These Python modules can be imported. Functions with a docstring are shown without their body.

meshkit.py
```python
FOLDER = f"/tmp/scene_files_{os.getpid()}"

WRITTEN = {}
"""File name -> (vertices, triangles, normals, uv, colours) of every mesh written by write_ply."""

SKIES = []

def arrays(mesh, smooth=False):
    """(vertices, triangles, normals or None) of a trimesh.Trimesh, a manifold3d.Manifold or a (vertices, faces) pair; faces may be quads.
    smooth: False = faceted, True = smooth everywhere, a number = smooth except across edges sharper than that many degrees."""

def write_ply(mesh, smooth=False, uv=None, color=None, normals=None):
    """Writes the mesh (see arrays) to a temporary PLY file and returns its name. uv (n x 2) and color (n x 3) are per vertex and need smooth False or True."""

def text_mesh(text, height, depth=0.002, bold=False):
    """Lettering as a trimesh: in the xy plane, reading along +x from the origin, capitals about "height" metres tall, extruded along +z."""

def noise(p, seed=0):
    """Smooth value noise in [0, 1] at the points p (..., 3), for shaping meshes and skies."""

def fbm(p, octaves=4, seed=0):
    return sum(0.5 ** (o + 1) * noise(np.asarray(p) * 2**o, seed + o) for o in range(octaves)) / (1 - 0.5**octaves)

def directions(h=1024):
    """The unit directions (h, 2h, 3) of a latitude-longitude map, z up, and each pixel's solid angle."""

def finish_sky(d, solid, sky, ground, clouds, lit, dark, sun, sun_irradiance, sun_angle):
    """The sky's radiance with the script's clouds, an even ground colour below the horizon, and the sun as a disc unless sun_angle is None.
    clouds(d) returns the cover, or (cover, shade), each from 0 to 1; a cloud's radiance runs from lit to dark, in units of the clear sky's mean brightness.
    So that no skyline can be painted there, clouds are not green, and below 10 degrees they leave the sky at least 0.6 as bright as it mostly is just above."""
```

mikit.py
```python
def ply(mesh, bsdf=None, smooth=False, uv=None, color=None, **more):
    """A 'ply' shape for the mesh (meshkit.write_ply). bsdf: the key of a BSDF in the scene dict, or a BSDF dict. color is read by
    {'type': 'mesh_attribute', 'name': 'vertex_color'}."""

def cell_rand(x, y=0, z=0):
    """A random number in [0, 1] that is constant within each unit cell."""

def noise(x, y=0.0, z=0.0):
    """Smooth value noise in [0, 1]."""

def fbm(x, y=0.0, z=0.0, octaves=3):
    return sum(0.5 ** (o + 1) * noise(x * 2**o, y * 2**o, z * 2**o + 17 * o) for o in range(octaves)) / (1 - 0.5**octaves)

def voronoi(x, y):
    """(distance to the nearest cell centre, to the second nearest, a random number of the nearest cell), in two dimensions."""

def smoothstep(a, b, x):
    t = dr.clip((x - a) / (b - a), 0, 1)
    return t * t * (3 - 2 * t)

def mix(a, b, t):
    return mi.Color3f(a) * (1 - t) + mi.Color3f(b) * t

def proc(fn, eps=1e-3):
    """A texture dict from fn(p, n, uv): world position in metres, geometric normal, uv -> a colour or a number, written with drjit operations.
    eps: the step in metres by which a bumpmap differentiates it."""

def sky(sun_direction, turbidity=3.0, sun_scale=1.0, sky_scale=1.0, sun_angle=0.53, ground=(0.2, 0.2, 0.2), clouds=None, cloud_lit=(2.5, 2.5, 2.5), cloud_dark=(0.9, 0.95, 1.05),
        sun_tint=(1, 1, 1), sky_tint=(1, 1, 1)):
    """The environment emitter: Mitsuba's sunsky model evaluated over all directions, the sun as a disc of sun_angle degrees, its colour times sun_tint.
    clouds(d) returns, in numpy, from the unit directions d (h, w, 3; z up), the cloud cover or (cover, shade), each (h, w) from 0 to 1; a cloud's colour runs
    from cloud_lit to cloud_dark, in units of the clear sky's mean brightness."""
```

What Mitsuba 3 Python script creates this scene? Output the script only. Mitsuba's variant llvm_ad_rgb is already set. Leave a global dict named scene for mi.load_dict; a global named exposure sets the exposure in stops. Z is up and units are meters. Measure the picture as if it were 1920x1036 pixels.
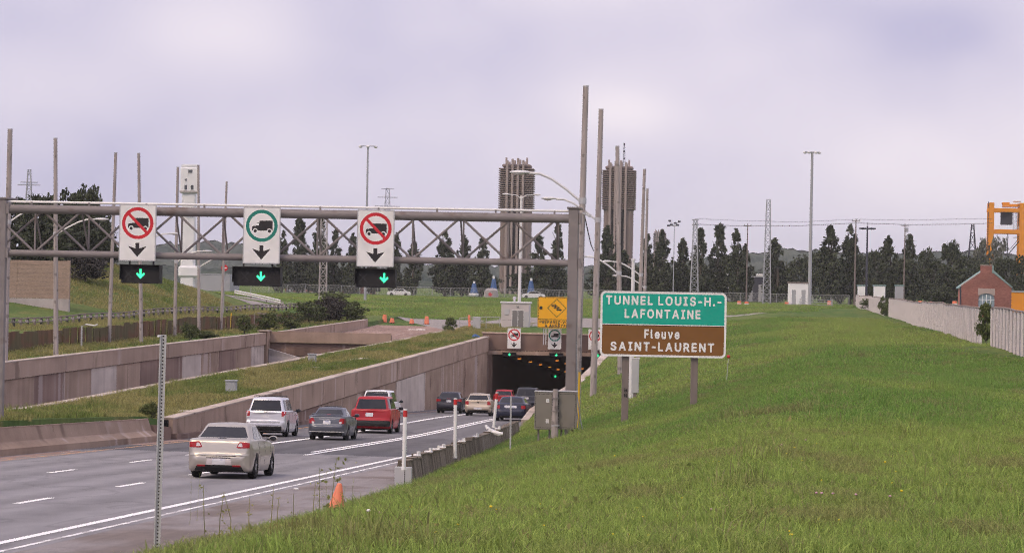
import math, random
import numpy as np
import trimesh
import manifold3d as m3
import shapely
from shapely.geometry import Polygon, Point, box as sbox
from shapely import affinity
import drjit as dr
import mitsuba as mi
import mikit, meshkit

RNG = np.random.default_rng(7)
random.seed(7)
scene, labels = {}, {}
T4 = mi.ScalarTransform4f

# ------------------------------------------------------------------ camera
# eye at the origin, x right, y forward, z up; a long lens (19.4 degrees), level to within a fraction of a degree, rolled by 1.1 degrees
FOC, ROLL, PITCH = 5600.0, math.radians(1.1), math.atan(13 / 5600)
_fw = np.array([0, math.cos(PITCH), math.sin(PITCH)])
_up0 = np.array([0, -math.sin(PITCH), math.cos(PITCH)])
_right = math.cos(ROLL) * np.array([1.0, 0, 0]) + math.sin(ROLL) * _up0
_up = -math.sin(ROLL) * np.array([1.0, 0, 0]) + math.cos(ROLL) * _up0
scene['camera'] = {'type': 'perspective', 'fov_axis': 'x', 'fov': 2 * math.degrees(math.atan(960 / FOC)), 'near_clip': 0.5, 'far_clip': 20000.0,
                   'to_world': T4().look_at(origin=[0, 0, 0], target=_fw.tolist(), up=_up.tolist()),
                   'medium': {'type': 'ref', 'id': 'haze_air'}}

# ------------------------------------------------------------------ light
def _clouds(d):
    x, y, z = d[..., 0], d[..., 1], np.maximum(d[..., 2], 0.0)
    az = np.arctan2(x, y)
    el = np.arcsin(np.clip(z, 0, 1))
    n = meshkit.fbm(np.stack([az * 15.0 + 2.0, el * 24.0, az * 0 + 3.0], -1), 4, 11)
    n2 = meshkit.fbm(np.stack([az * 4.0 + 0.4, el * 7.0, az * 0], -1), 3, 5)
    shade = 0.68 + 0.8 * (n - 0.5) + 0.9 * (n2 - 0.5)
    for a0, e0, wa, we, k in ((-0.098, 0.080, 0.040, 0.018, -0.55), (-0.150, 0.062, 0.03, 0.012, -0.25), (0.036, 0.058, 0.020, 0.009, -0.45), (0.10, 0.045, 0.07, 0.022, -0.22), (0.14, 0.020, 0.08, 0.016, -0.14), (0.13, 0.090, 0.08, 0.014, 0.20), (-0.02, 0.075, 0.05, 0.02, 0.22), (-0.16, 0.03, 0.05, 0.02, 0.16)):
        shade = shade + k * np.exp(-((az - a0) / wa) ** 2 - ((el - e0) / we) ** 2) * (0.55 + 0.9 * n)
    return np.ones_like(x), np.clip(shade, 0, 1)

scene['sky'] = mikit.sky([-0.42, -0.62, 0.66], turbidity=4, sun_scale=0.30, sky_scale=1.0, sun_angle=24, clouds=_clouds, ground=(0.16, 0.17, 0.12),
                         cloud_lit=(2.98, 2.72, 2.92), cloud_dark=(1.74, 1.66, 2.26), sun_tint=(1.0, 0.97, 0.95))
exposure = 1.75

# ------------------------------------------------------------------ helpers
PHI = math.radians(4.63)                      # heading of the motorway, to the right of the camera's axis
FD = np.array([math.sin(PHI), math.cos(PHI), 0.0])
RT = np.array([math.cos(PHI), -math.sin(PHI), 0.0])
RM = np.eye(4); RM[:3, 0], RM[:3, 1] = RT, FD  # local x = across the road, y = along it

def W(u, v, drop):
    """Road coordinates: u along, v across (right positive), drop below eye level -> world."""
    return FD * u + RT * v + np.array([0, 0, -drop])

def at(px, py, depth):
    """The point that stands at a pixel of the survey photograph, at a measured distance."""
    d = _fw + _right * (px - 960) / FOC + _up * (518 - py) / FOC
    return d / d[1] * depth

def at_u(px, py, u):
    """The surveyed point in the plane across the road at u."""
    d = _fw + _right * (px - 960) / FOC + _up * (518 - py) / FOC
    return d * (u / float(np.dot(d, FD)))

def uv_of(p):
    return float(np.dot(p, FD)), float(np.dot(p, RT))

def mat_at(p, rz=0.0, rx=0.0, ry=0.0, s=1.0):
    m = trimesh.transformations.euler_matrix(rx, ry, rz, 'sxyz')
    m[:3, :3] *= s
    m[:3, 3] = p
    return m

def road_at(p, rz=0.0, **k):
    return mat_at(p, rz - PHI, **k)

def box(sx, sy, sz, c=(0, 0, 0), bevel=0.0):
    if bevel <= 0:
        m = trimesh.creation.box((sx, sy, sz))
    else:
        b, h = bevel, np.array([sx, sy, sz]) / 2
        pts = []
        for i in np.ndindex(2, 2, 2):
            s = np.array(i) * 2 - 1
            for k in range(3):
                e = h - b
                e[k] = h[k]
                pts.append(s * e)
        m = trimesh.Trimesh(pts).convex_hull
    m.apply_translation(c)
    return m

def tube(pts, r, sides=10, closed=True):
    pts = np.asarray(pts, float)
    r = np.broadcast_to(r, (len(pts),)).astype(float)
    t = np.gradient(pts, axis=0)
    t /= np.linalg.norm(t, axis=1, keepdims=True)
    ref = np.where(np.abs(t[:, 2:]) < 0.9, [0, 0, 1.0], [1.0, 0, 0])
    a = np.cross(t, ref); a /= np.linalg.norm(a, axis=1, keepdims=True)
    b = np.cross(t, a)
    ang = np.arange(sides) * 2 * np.pi / sides
    v = pts[:, None] + r[:, None, None] * (np.cos(ang)[None, :, None] * a[:, None] + np.sin(ang)[None, :, None] * b[:, None])
    v = v.reshape(-1, 3)
    f = []
    for i in range(len(pts) - 1):
        for j in range(sides):
            k = (j + 1) % sides
            f += [[i * sides + j, (i + 1) * sides + j, (i + 1) * sides + k], [i * sides + j, (i + 1) * sides + k, i * sides + k]]
    if closed:
        n = len(v)
        v = np.vstack([v, pts[0], pts[-1]])
        for j in range(sides):
            k = (j + 1) % sides
            f += [[n, j, k], [n + 1, (len(pts) - 1) * sides + k, (len(pts) - 1) * sides + j]]
    m = trimesh.Trimesh(v, f, process=False)
    m.invert()
    return m

def cat(ms):
    return trimesh.util.concatenate(list(ms))

def prism(poly, depth):
    """A polygon drawn in x, z (facing -y), given thickness: front at y = -depth, back at y = 0."""
    ms = [trimesh.creation.extrude_polygon(g, depth, engine='earcut') for g in getattr(poly, 'geoms', [poly])]
    m = cat(ms)
    v = m.vertices.copy()
    m.vertices = np.stack([v[:, 0], -v[:, 2], v[:, 1]], 1)
    return m

def moved(m, M):
    m = m.copy()
    m.apply_transform(M)
    return m

def shift(m, x=0, y=0, z=0):
    m = m.copy()
    m.apply_translation((x, y, z))
    return m

_used = {}
def key_for(name):
    n = _used.get(name, 0)
    _used[name] = n + 1
    return name if n == 0 else f'{name}_{n:03d}'

def thing(name, label, cat_, group=None, kind=None):
    k = key_for(name)
    labels[k] = {'label': label, 'category': cat_}
    if group: labels[k]['group'] = group
    if kind: labels[k]['kind'] = kind
    return k

def part(parent, name, mesh, mat, M=None, smooth=False, label=None, emit=None, kind=None, **kw):
    k = key_for(parent + '__' + name) if parent else name
    d = mesh if isinstance(mesh, dict) else mikit.ply(mesh, mat, smooth=smooth, **kw)
    d = dict(d)
    if M is not None: d['to_world'] = T4(np.asarray(M, float))
    if emit is not None: d['emitter'] = {'type': 'area', 'radiance': {'type': 'rgb', 'value': list(emit)}}
    scene[k] = d
    if label or kind:
        labels[k] = {}
        if label: labels[k]['label'] = label
        if kind: labels[k]['kind'] = kind
    return k

def solo(name, label, cat_, mesh, mat, M=None, group=None, kind=None, **kw):
    k = thing(name, label, cat_, group, kind)
    part(None, k, mesh, mat, M, **kw)
    return k

def struct(name, mesh, mat, **kw):
    labels[name] = {'label': kw.pop('label'), 'kind': 'structure'}
    part(None, name, mesh, mat, **kw)
    labels[name].setdefault('kind', 'structure')
    return name

# ------------------------------------------------------------------ materials
def rgb(c):
    return {'type': 'rgb', 'value': list(map(float, c))}

def principled(name, color, rough=0.6, two=False, **kw):
    b = {'type': 'principled', 'base_color': color if isinstance(color, dict) else rgb(color), 'roughness': rough, **kw}
    scene[name] = {'type': 'twosided', 'bsdf': b} if two else b
    return name

fb, ns, sst, mx = mikit.fbm, mikit.noise, mikit.smoothstep, mikit.mix

def _asphalt(p, n, uv):
    u = p.x * FD[0] + p.y * FD[1]
    v = p.x * RT[0] + p.y * RT[1]
    g = fb(v * 2.6, u * 0.9, 0, octaves=3)
    fine = ns(p.x * 55, p.y * 55)
    streak = ns(v * 3.1, u * 0.03, 4.0)
    w = 1.6 * (ns(v * 0.7, 3.3) - 0.5)
    new = sst(103.3 + w, 103.8 + w, u) * (1 - sst(134.0 + w, 134.5 + w, u))
    lane = dr.abs(v + 13.7) 
    wear = 0.5 + 0.5 * dr.cos((v + 12.0) * 2 * dr.pi / 1.75)
    far = sst(134.0, 135.0, u)
    base = 0.205 - 0.095 * new - 0.06 * far
    x = base * (0.80 + 0.22 * g + 0.14 * fine + 0.18 * streak - 0.19 * wear)
    crack = sst(0.47, 0.5, fb(v * 0.5, u * 0.12, 9.0, octaves=4)) * (1 - sst(0.5, 0.53, fb(v * 0.5, u * 0.12, 9.0, octaves=4)))
    x = x * (1 - 0.16 * crack)
    return mi.Color3f(x * 1.0, x * 0.965, x * 1.01)
principled('asphalt', mikit.proc(_asphalt), 0.85, specular=0.3)

def _shoulder(p, n, uv):
    u = p.x * FD[0] + p.y * FD[1]
    v = p.x * RT[0] + p.y * RT[1]
    g = fb(p.x * 3.0, p.y * 3.0, 0, octaves=4)
    s = ns(v * 9, u * 0.35)
    fine = ns(p.x * 40, p.y * 40)
    dirt = sst(0.45, 0.75, fb(p.x * 0.7, p.y * 0.4, 2.0, octaves=3))
    c = mx((0.215, 0.195, 0.195), (0.155, 0.13, 0.12), dirt)
    return c * (0.72 + 0.25 * g + 0.16 * s + 0.16 * fine)
principled('shoulder_concrete', mikit.proc(_shoulder), 0.9, specular=0.25)

def concrete_fn(a, b, seed, streak=0.3):
    def fn(p, n, uv):
        u = p.x * FD[0] + p.y * FD[1]
        v = p.x * RT[0] + p.y * RT[1]
        big = fb(u * 0.22 + seed, v * 0.4, p.z * 0.5, octaves=3)
        run = ns(u * 1.7 + seed, v * 3.0, p.z * 0.12)
        run2 = ns(u * 6.0, v * 8.0 + seed, p.z * 0.25)
        fine = ns(u * 22, v * 22, p.z * 22)
        pale = sst(0.62, 0.8, run) * sst(0.4, 0.6, ns(u * 0.3, v * 0.3 + 5, seed))
        c = mx(a, b, sst(0.3, 0.7, big))
        c = c * (0.86 + 0.14 * fine + streak * (run - 0.5) * 0.8 + streak * (run2 - 0.5) * 0.35)
        dk = sst(0.60, 0.78, ns(u * 0.9 + seed, v, p.z * 0.05)) * sst(0.35, 0.7, ns(u * 2.5, p.z * 1.2, seed))
        c = c * (1 - 0.42 * dk)
        return mx(c, (0.52, 0.46, 0.44), 0.42 * pale)
    return mikit.proc(fn)
principled('wall_concrete', concrete_fn((0.415, 0.305, 0.238), (0.320, 0.232, 0.180), 1.0), 0.92, specular=0.2)
principled('parapet_concrete', concrete_fn((0.440, 0.325, 0.258), (0.360, 0.262, 0.207), 7.0, 0.22), 0.92, specular=0.2)
principled('dim_concrete', concrete_fn((0.290, 0.200, 0.168), (0.228, 0.156, 0.132), 3.0), 0.92, specular=0.2)
principled('patched_concrete', concrete_fn((0.64, 0.56, 0.50), (0.52, 0.45, 0.40), 5.0, 0.2), 0.9, specular=0.2)
principled('coping_concrete', concrete_fn((0.50, 0.43, 0.38), (0.38, 0.31, 0.26), 9.0, 0.2), 0.9, specular=0.2)
principled('pale_concrete', concrete_fn((0.52, 0.48, 0.47), (0.43, 0.39, 0.38), 2.0, 0.15), 0.9, specular=0.2)

def _barrier(p, n, uv):
    u = p.x * FD[0] + p.y * FD[1]
    run = ns(u * 5.5, p.z * 0.35)
    run2 = ns(u * 13.0, p.z * 0.5, 4.0)
    fine = ns(p.x * 30, p.y * 30, p.z * 30)
    c = mx((0.20, 0.165, 0.135), (0.11, 0.09, 0.07), sst(0.3, 0.7, run))
    c = mx(c, (0.30, 0.27, 0.245), sst(0.62, 0.85, run2) * 0.6)
    return c * (0.8 + 0.35 * fine)
principled('weathered_barrier', mikit.proc(_barrier), 0.95, specular=0.2)

def _ground(p, n, uv):
    a = fb(p.x * 0.16, p.y * 0.055, 0.0, octaves=4)
    b = fb(p.x * 0.9, p.y * 0.5, 5.0, octaves=3)
    c = ns(p.x * 9, p.y * 4, 2.0)
    col = mx((0.058, 0.102, 0.026), (0.096, 0.128, 0.037), sst(0.35, 0.68, a))
    col = mx(col, (0.135, 0.120, 0.045), 0.55 * sst(0.56, 0.74, b))
    return col * (0.70 + 0.42 * c + 0.22 * b)
principled('grass_ground', mikit.proc(_ground), 0.95, specular=0.15)

def _blade(p, n, uv):
    a = fb(p.x * 0.16, p.y * 0.055, 0.0, octaves=4)
    b = fb(p.x * 0.9, p.y * 0.5, 5.0, octaves=3)
    c = mikit.cell_rand(p.x * 26, p.y * 26, 1.0)
    h = mikit.cell_rand(p.x * 17, p.y * 17, 7.0)
    col = mx((0.188, 0.345, 0.080), (0.390, 0.480, 0.130), sst(0.30, 0.66, a) * 0.6 + 0.4 * h)
    col = mx(col, (0.350, 0.290, 0.170), 0.62 * sst(0.78, 0.95, mikit.cell_rand(p.x * 13, p.y * 13, 9.0)))
    col = mx(col, (0.330, 0.290, 0.145), 0.55 * sst(0.55, 0.74, b))
    return col * (0.62 + 0.76 * c)
scene['grass_blade'] = {'type': 'principledthin', 'base_color': mikit.proc(_blade), 'roughness': 0.7, 'diff_trans': 0.9, 'spec_trans': 0.0, 'eta': 1.3}

def _weed(p, n, uv):
    a = fb(p.x * 0.30, p.y * 0.10, 1.0, octaves=3)
    c = mikit.cell_rand(p.x * 9, p.y * 9, 3.0)
    col = mx((0.190, 0.265, 0.070), (0.450, 0.390, 0.170), sst(0.34, 0.62, a) * 0.7 + 0.3 * mikit.cell_rand(p.x * 7, p.y * 7, 5.0))
    return col * (0.60 + 0.7 * c)
scene['weed_blade'] = {'type': 'principledthin', 'base_color': mikit.proc(_weed), 'roughness': 0.8, 'diff_trans': 0.9, 'spec_trans': 0.0, 'eta': 1.3}

def leaf_fn(a, b, k=1.5):
    def fn(p, n, uv):
        c = mikit.cell_rand(p.x * k, p.y * k, p.z * k)
        g = ns(p.x * 0.35, p.y * 0.35, p.z * 0.35)
        return mx(a, b, 0.5 * c + 0.5 * g) * (0.65 + 0.7 * c)
    return mikit.proc(fn)
principled('poplar_leaf', leaf_fn((0.030, 0.041, 0.020), (0.066, 0.078, 0.041)), 0.7, two=True, specular=0.3)
principled('dark_leaf', leaf_fn((0.026, 0.036, 0.018), (0.058, 0.070, 0.031)), 0.7, two=True, specular=0.3)
principled('bush_leaf', leaf_fn((0.055, 0.080, 0.025), (0.120, 0.140, 0.045), 3.0), 0.7, two=True, specular=0.3)
principled('plum_leaf', leaf_fn((0.022, 0.020, 0.018), (0.052, 0.043, 0.036), 3.0), 0.7, two=True, specular=0.3)
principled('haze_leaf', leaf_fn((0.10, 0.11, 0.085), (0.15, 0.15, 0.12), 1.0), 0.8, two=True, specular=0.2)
principled('bark', (0.09, 0.075, 0.062), 0.9)
def _hill(p, n, uv):
    c = fb(p.x * 0.03, p.y * 0.03, p.z * 0.12, octaves=3)
    return mx((0.022, 0.034, 0.028), (0.045, 0.058, 0.042), sst(0.35, 0.65, c))
principled('hill_forest', mikit.proc(_hill), 0.95, specular=0.1)
def _gravel(p, n, uv):
    g = fb(p.x * 1.2, p.y * 0.6, 0, octaves=4)
    return mx((0.205, 0.185, 0.175), (0.285, 0.262, 0.25), g) * (0.8 + 0.35 * ns(p.x * 12, p.y * 12))
principled('gravel', mikit.proc(_gravel), 0.95, specular=0.15)

def _steel(p, n, uv):
    g = fb(p.x * 1.4, p.y * 1.4, p.z * 3.0, octaves=3)
    r = sst(0.60, 0.78, fb(p.x * 2.2, p.y * 2.2, p.z * 2.2 + 9, octaves=4))
    c = mx((0.225, 0.198, 0.195), (0.30, 0.270, 0.265), g)
    return mx(c, (0.16, 0.10, 0.075), 0.5 * r)
principled('gantry_steel', mikit.proc(_steel), 0.65, metallic=0.15, specular=0.4)
principled('galvanised', (0.56, 0.56, 0.57), 0.5, metallic=0.35)
principled('bright_metal', (0.78, 0.77, 0.76), 0.45, metallic=0.2)
def _box_grey(p, n, uv):
    g = fb(p.x * 3, p.y * 3, p.z * 2.0, octaves=3)
    return mx((0.20, 0.185, 0.16), (0.255, 0.235, 0.205), g)
principled('cabinet_grey', mikit.proc(_box_grey), 0.7)
def _wood(p, n, uv):
    g = ns(p.x * 14, p.y * 14, p.z * 0.9)
    b = fb(p.x * 3, p.y * 3, p.z * 0.5, octaves=3)
    k = sst(0.72, 0.82, ns(p.x * 6, p.y * 6, p.z * 4.0))
    c = mx((0.335, 0.290, 0.275), (0.49, 0.440, 0.420), b) * (0.78 + 0.4 * g)
    return c * (1 - 0.4 * k)
principled('pole_wood', mikit.proc(_wood), 0.9, specular=0.2)
def _post(p, n, uv):
    g = fb(p.x * 8, p.y * 8, p.z * 1.0, octaves=3)
    return mx((0.19, 0.155, 0.145), (0.27, 0.225, 0.21), g)
principled('post_wood', mikit.proc(_post), 0.9, specular=0.2)
def _sheet(p, n, uv):
    g = fb(p.x * 0.8, p.y * 0.8, p.z * 1.6, octaves=3)
    r = sst(0.62, 0.8, ns(p.x * 3, p.y * 3, p.z * 0.8))
    return mx(mx((0.33, 0.30, 0.31), (0.42, 0.385, 0.395), g), (0.30, 0.24, 0.21), 0.4 * r)
principled('fence_sheet', mikit.proc(_sheet), 0.75, two=True)
principled('fence_post_paint', (0.74, 0.70, 0.71), 0.7)
def _sign_white(p, n, uv):
    g = fb(p.x * 2.5, p.y * 2.5, p.z * 1.5, octaves=3)
    return mx((0.86, 0.86, 0.84), (0.77, 0.765, 0.74), sst(0.4, 0.8, g))
principled('sign_white', mikit.proc(_sign_white), 0.55)
principled('sign_white_clean', (0.86, 0.86, 0.85), 0.5)
principled('sign_red', (0.62, 0.022, 0.035), 0.5)
principled('sign_green_ring', (0.012, 0.215, 0.165), 0.5)
principled('sign_black', (0.02, 0.018, 0.02), 0.6)
def _sign_green(p, n, uv):
    g = fb(p.x * 1.4, p.y * 1.4, p.z * 1.4, octaves=3)
    return mx((0.004, 0.385, 0.275), (0.006, 0.445, 0.320), g)
principled('sign_green', mikit.proc(_sign_green), 0.45)
def _sign_brown(p, n, uv):
    g = fb(p.x * 1.4, p.y * 1.4, p.z * 1.4, octaves=3)
    return mx((0.205, 0.086, 0.017), (0.245, 0.106, 0.023), g)
principled('sign_brown', mikit.proc(_sign_brown), 0.45)
principled('sign_amber', (0.92, 0.47, 0.006), 0.5)
principled('aluminium_back', (0.42, 0.41, 0.40), 0.5, metallic=0.4)
principled('black_box', (0.012, 0.011, 0.013), 0.6)
principled('lens_dark', (0.02, 0.02, 0.022), 0.4)
principled('led_green', (0.05, 0.5, 0.3), 0.4)
principled('lamp_amber', (0.5, 0.25, 0.05), 0.5)
principled('line_white', (0.78, 0.77, 0.76), 0.75)
def _line_worn(p, n, uv):
    w = sst(0.42, 0.62, fb(p.x * 5, p.y * 2.2, 0, octaves=3))
    return mx((0.74, 0.73, 0.73), (0.30, 0.28, 0.28), w * 0.75)
principled('line_worn', mikit.proc(_line_worn), 0.8)
def _line_yellow(p, n, uv):
    w = sst(0.35, 0.65, fb(p.x * 4, p.y * 1.8, 0, octaves=3))
    return mx((0.50, 0.25, 0.10), (0.26, 0.19, 0.16), w)
principled('line_yellow', mikit.proc(_line_yellow), 0.8)
principled('marker_white', (0.85, 0.84, 0.82), 0.5)
principled('marker_red', (0.58, 0.03, 0.03), 0.5)
principled('cone_orange', (0.90, 0.27, 0.15), 0.55)
principled('guard_yellow', (0.80, 0.50, 0.04), 0.5)
principled('rubber', (0.016, 0.016, 0.017), 0.85)
principled('underbody_black', (0.012, 0.012, 0.013), 0.8)
principled('rim_metal', (0.50, 0.50, 0.51), 0.35, metallic=0.7)
principled('trim_black', (0.022, 0.022, 0.024), 0.5)
principled('car_glass', (0.020, 0.021, 0.027), 0.05, specular=0.55)
principled('lamp_red', (0.40, 0.008, 0.014), 0.2, clearcoat=0.6)
principled('lamp_clear', (0.72, 0.66, 0.66), 0.2, clearcoat=0.6)
def _plate(p, n, uv):
    g = ns(p.x * 16, p.z * 16, p.y * 2)
    return mx((0.80, 0.80, 0.83), (0.55, 0.58, 0.72), sst(0.5, 0.8, g))
principled('plate', mikit.proc(_plate), 0.5)
def paint(name, c, metal=0.0):
    principled(name, c, 0.30, metallic=metal, clearcoat=0.7, clearcoat_gloss=0.9, specular=0.5)
paint('paint_champagne', (0.60, 0.555, 0.49), 0.65)
paint('paint_silver', (0.80, 0.80, 0.84), 0.6)
paint('paint_graphite', (0.15, 0.16, 0.19), 0.6)
paint('paint_crimson', (0.42, 0.012, 0.022), 0.05)
paint('paint_white', (0.82, 0.82, 0.83))
paint('paint_midnight', (0.028, 0.028, 0.045), 0.1)
paint('paint_beige', (0.62, 0.53, 0.42), 0.5)
paint('paint_navy', (0.020, 0.024, 0.055), 0.1)
paint('paint_scarlet', (0.50, 0.02, 0.035))
paint('paint_slate', (0.045, 0.048, 0.065), 0.15)
def _tower(p, n, uv):
    g = fb(p.x * 0.4, p.y * 0.4, p.z * 0.08, octaves=3)
    return mx((0.225, 0.172, 0.158), (0.285, 0.225, 0.208), g)
principled('tower_concrete', mikit.proc(_tower), 0.9)
principled('tower_rib', (0.37, 0.305, 0.285), 0.9)
principled('tower_dark', (0.030, 0.023, 0.028), 0.9)
principled('white_paint', (0.88, 0.88, 0.89), 0.6)
principled('window_dark', (0.05, 0.06, 0.075), 0.15, specular=0.7)
def _brick(p, n, uv):
    h = p.x * 0.9967 + p.y * 0.08
    row = dr.floor(p.z / 0.075)
    off = row - 2 * dr.floor(row / 2)
    c = mikit.cell_rand(dr.floor(h / 0.215 + 0.5 * off), row, 2.0)
    g = fb(p.x * 0.8, p.y * 0.8, p.z * 0.8, octaves=3)
    return mx((0.27, 0.112, 0.095), (0.36, 0.160, 0.132), c) * (0.75 + 0.45 * g)
principled('brick', mikit.proc(_brick), 0.9)
principled('copper_green', (0.22, 0.33, 0.32), 0.7)
principled('stone_trim', (0.45, 0.36, 0.33), 0.9)
principled('window_blue', (0.26, 0.34, 0.40), 0.2, specular=0.7)
principled('crane_orange', (0.80, 0.30, 0.02), 0.55)
principled('crane_dark', (0.05, 0.05, 0.075), 0.6)
principled('rail_white', (0.80, 0.79, 0.79), 0.5)
principled('wire_dark', (0.07, 0.065, 0.07), 0.7)
principled('kiosk_wall', (0.58, 0.53, 0.52), 0.8)
principled('kiosk_door', (0.21, 0.20, 0.20), 0.6)
def _rust(p, n, uv):
    u = p.x * FD[0] + p.y * FD[1]
    g = fb(u * 0.5, p.z * 0.8, 0, octaves=4)
    s = ns(u * 7, p.z * 0.3)
    return mx((0.145, 0.075, 0.040), (0.105, 0.085, 0.040), sst(0.35, 0.65, g)) * (0.75 + 0.5 * s)
principled('rust_board', mikit.proc(_rust), 0.9, two=True)
def _noisewall(p, n, uv):
    g = fb(p.x * 0.5, p.y * 0.5, p.z * 2.0, octaves=3)
    return mx((0.31, 0.225, 0.175), (0.39, 0.295, 0.235), g) * (0.85 + 0.3 * ns(p.x * 7, p.y * 7, p.z * 9))
principled('tan_plank', mikit.proc(_noisewall), 0.9)
principled('blue_paint', (0.05, 0.12, 0.30), 0.5)
principled('grey_paint', (0.40, 0.41, 0.44), 0.6)
principled('link_mesh', (0.42, 0.42, 0.43), 0.6)
principled('yellow_flower', (0.85, 0.65, 0.03), 0.7, two=True)
principled('clover_flower', (0.60, 0.36, 0.42), 0.8, two=True)
principled('puff_white', (0.80, 0.78, 0.74), 0.8, two=True)
principled('stone_debris', (0.62, 0.57, 0.52), 0.9)
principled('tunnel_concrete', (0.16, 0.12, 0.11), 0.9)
principled('seat_cloth', (0.40, 0.37, 0.30), 0.9)

# ------------------------------------------------------------------ the lie of the land, in road coordinates
def ipl(u, pts):
    a = np.asarray(pts, float)
    return np.interp(u, a[:, 0], a[:, 1])

def road_drop(u):
    t = np.clip((np.asarray(u, float) - 130) / 60, 0, 1)
    return 2.84 + 0.0315 * np.asarray(u, float) - 0.3 * t * t * (3 - 2 * t) + 0.0150 * np.maximum(np.asarray(u, float) - 275, 0)

U_PORTAL, U_PORTAL_L = 268.0, 266.0
V_WALL_L, V_WALL_R, V_MED_L, V_FAR = -23.7, -12.0, -32.1, -43.6

def v_bar(u):      # centre line of the roadside barrier
    return ipl(u, [(-50, -9.3), (45, -8.95), (75, -8.65), (92, -9.2), (115, -9.8), (135, -10.5), (165, V_WALL_R), (5000, V_WALL_R)])

def v_edge(u):     # where the grass of the right bank begins
    return ipl(u, [(-50, -9.0), (45, -8.55), (75, -8.45), (92, -9.1), (115, -9.75), (135, -10.5), (165, V_WALL_R), (5000, V_WALL_R)])

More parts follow.
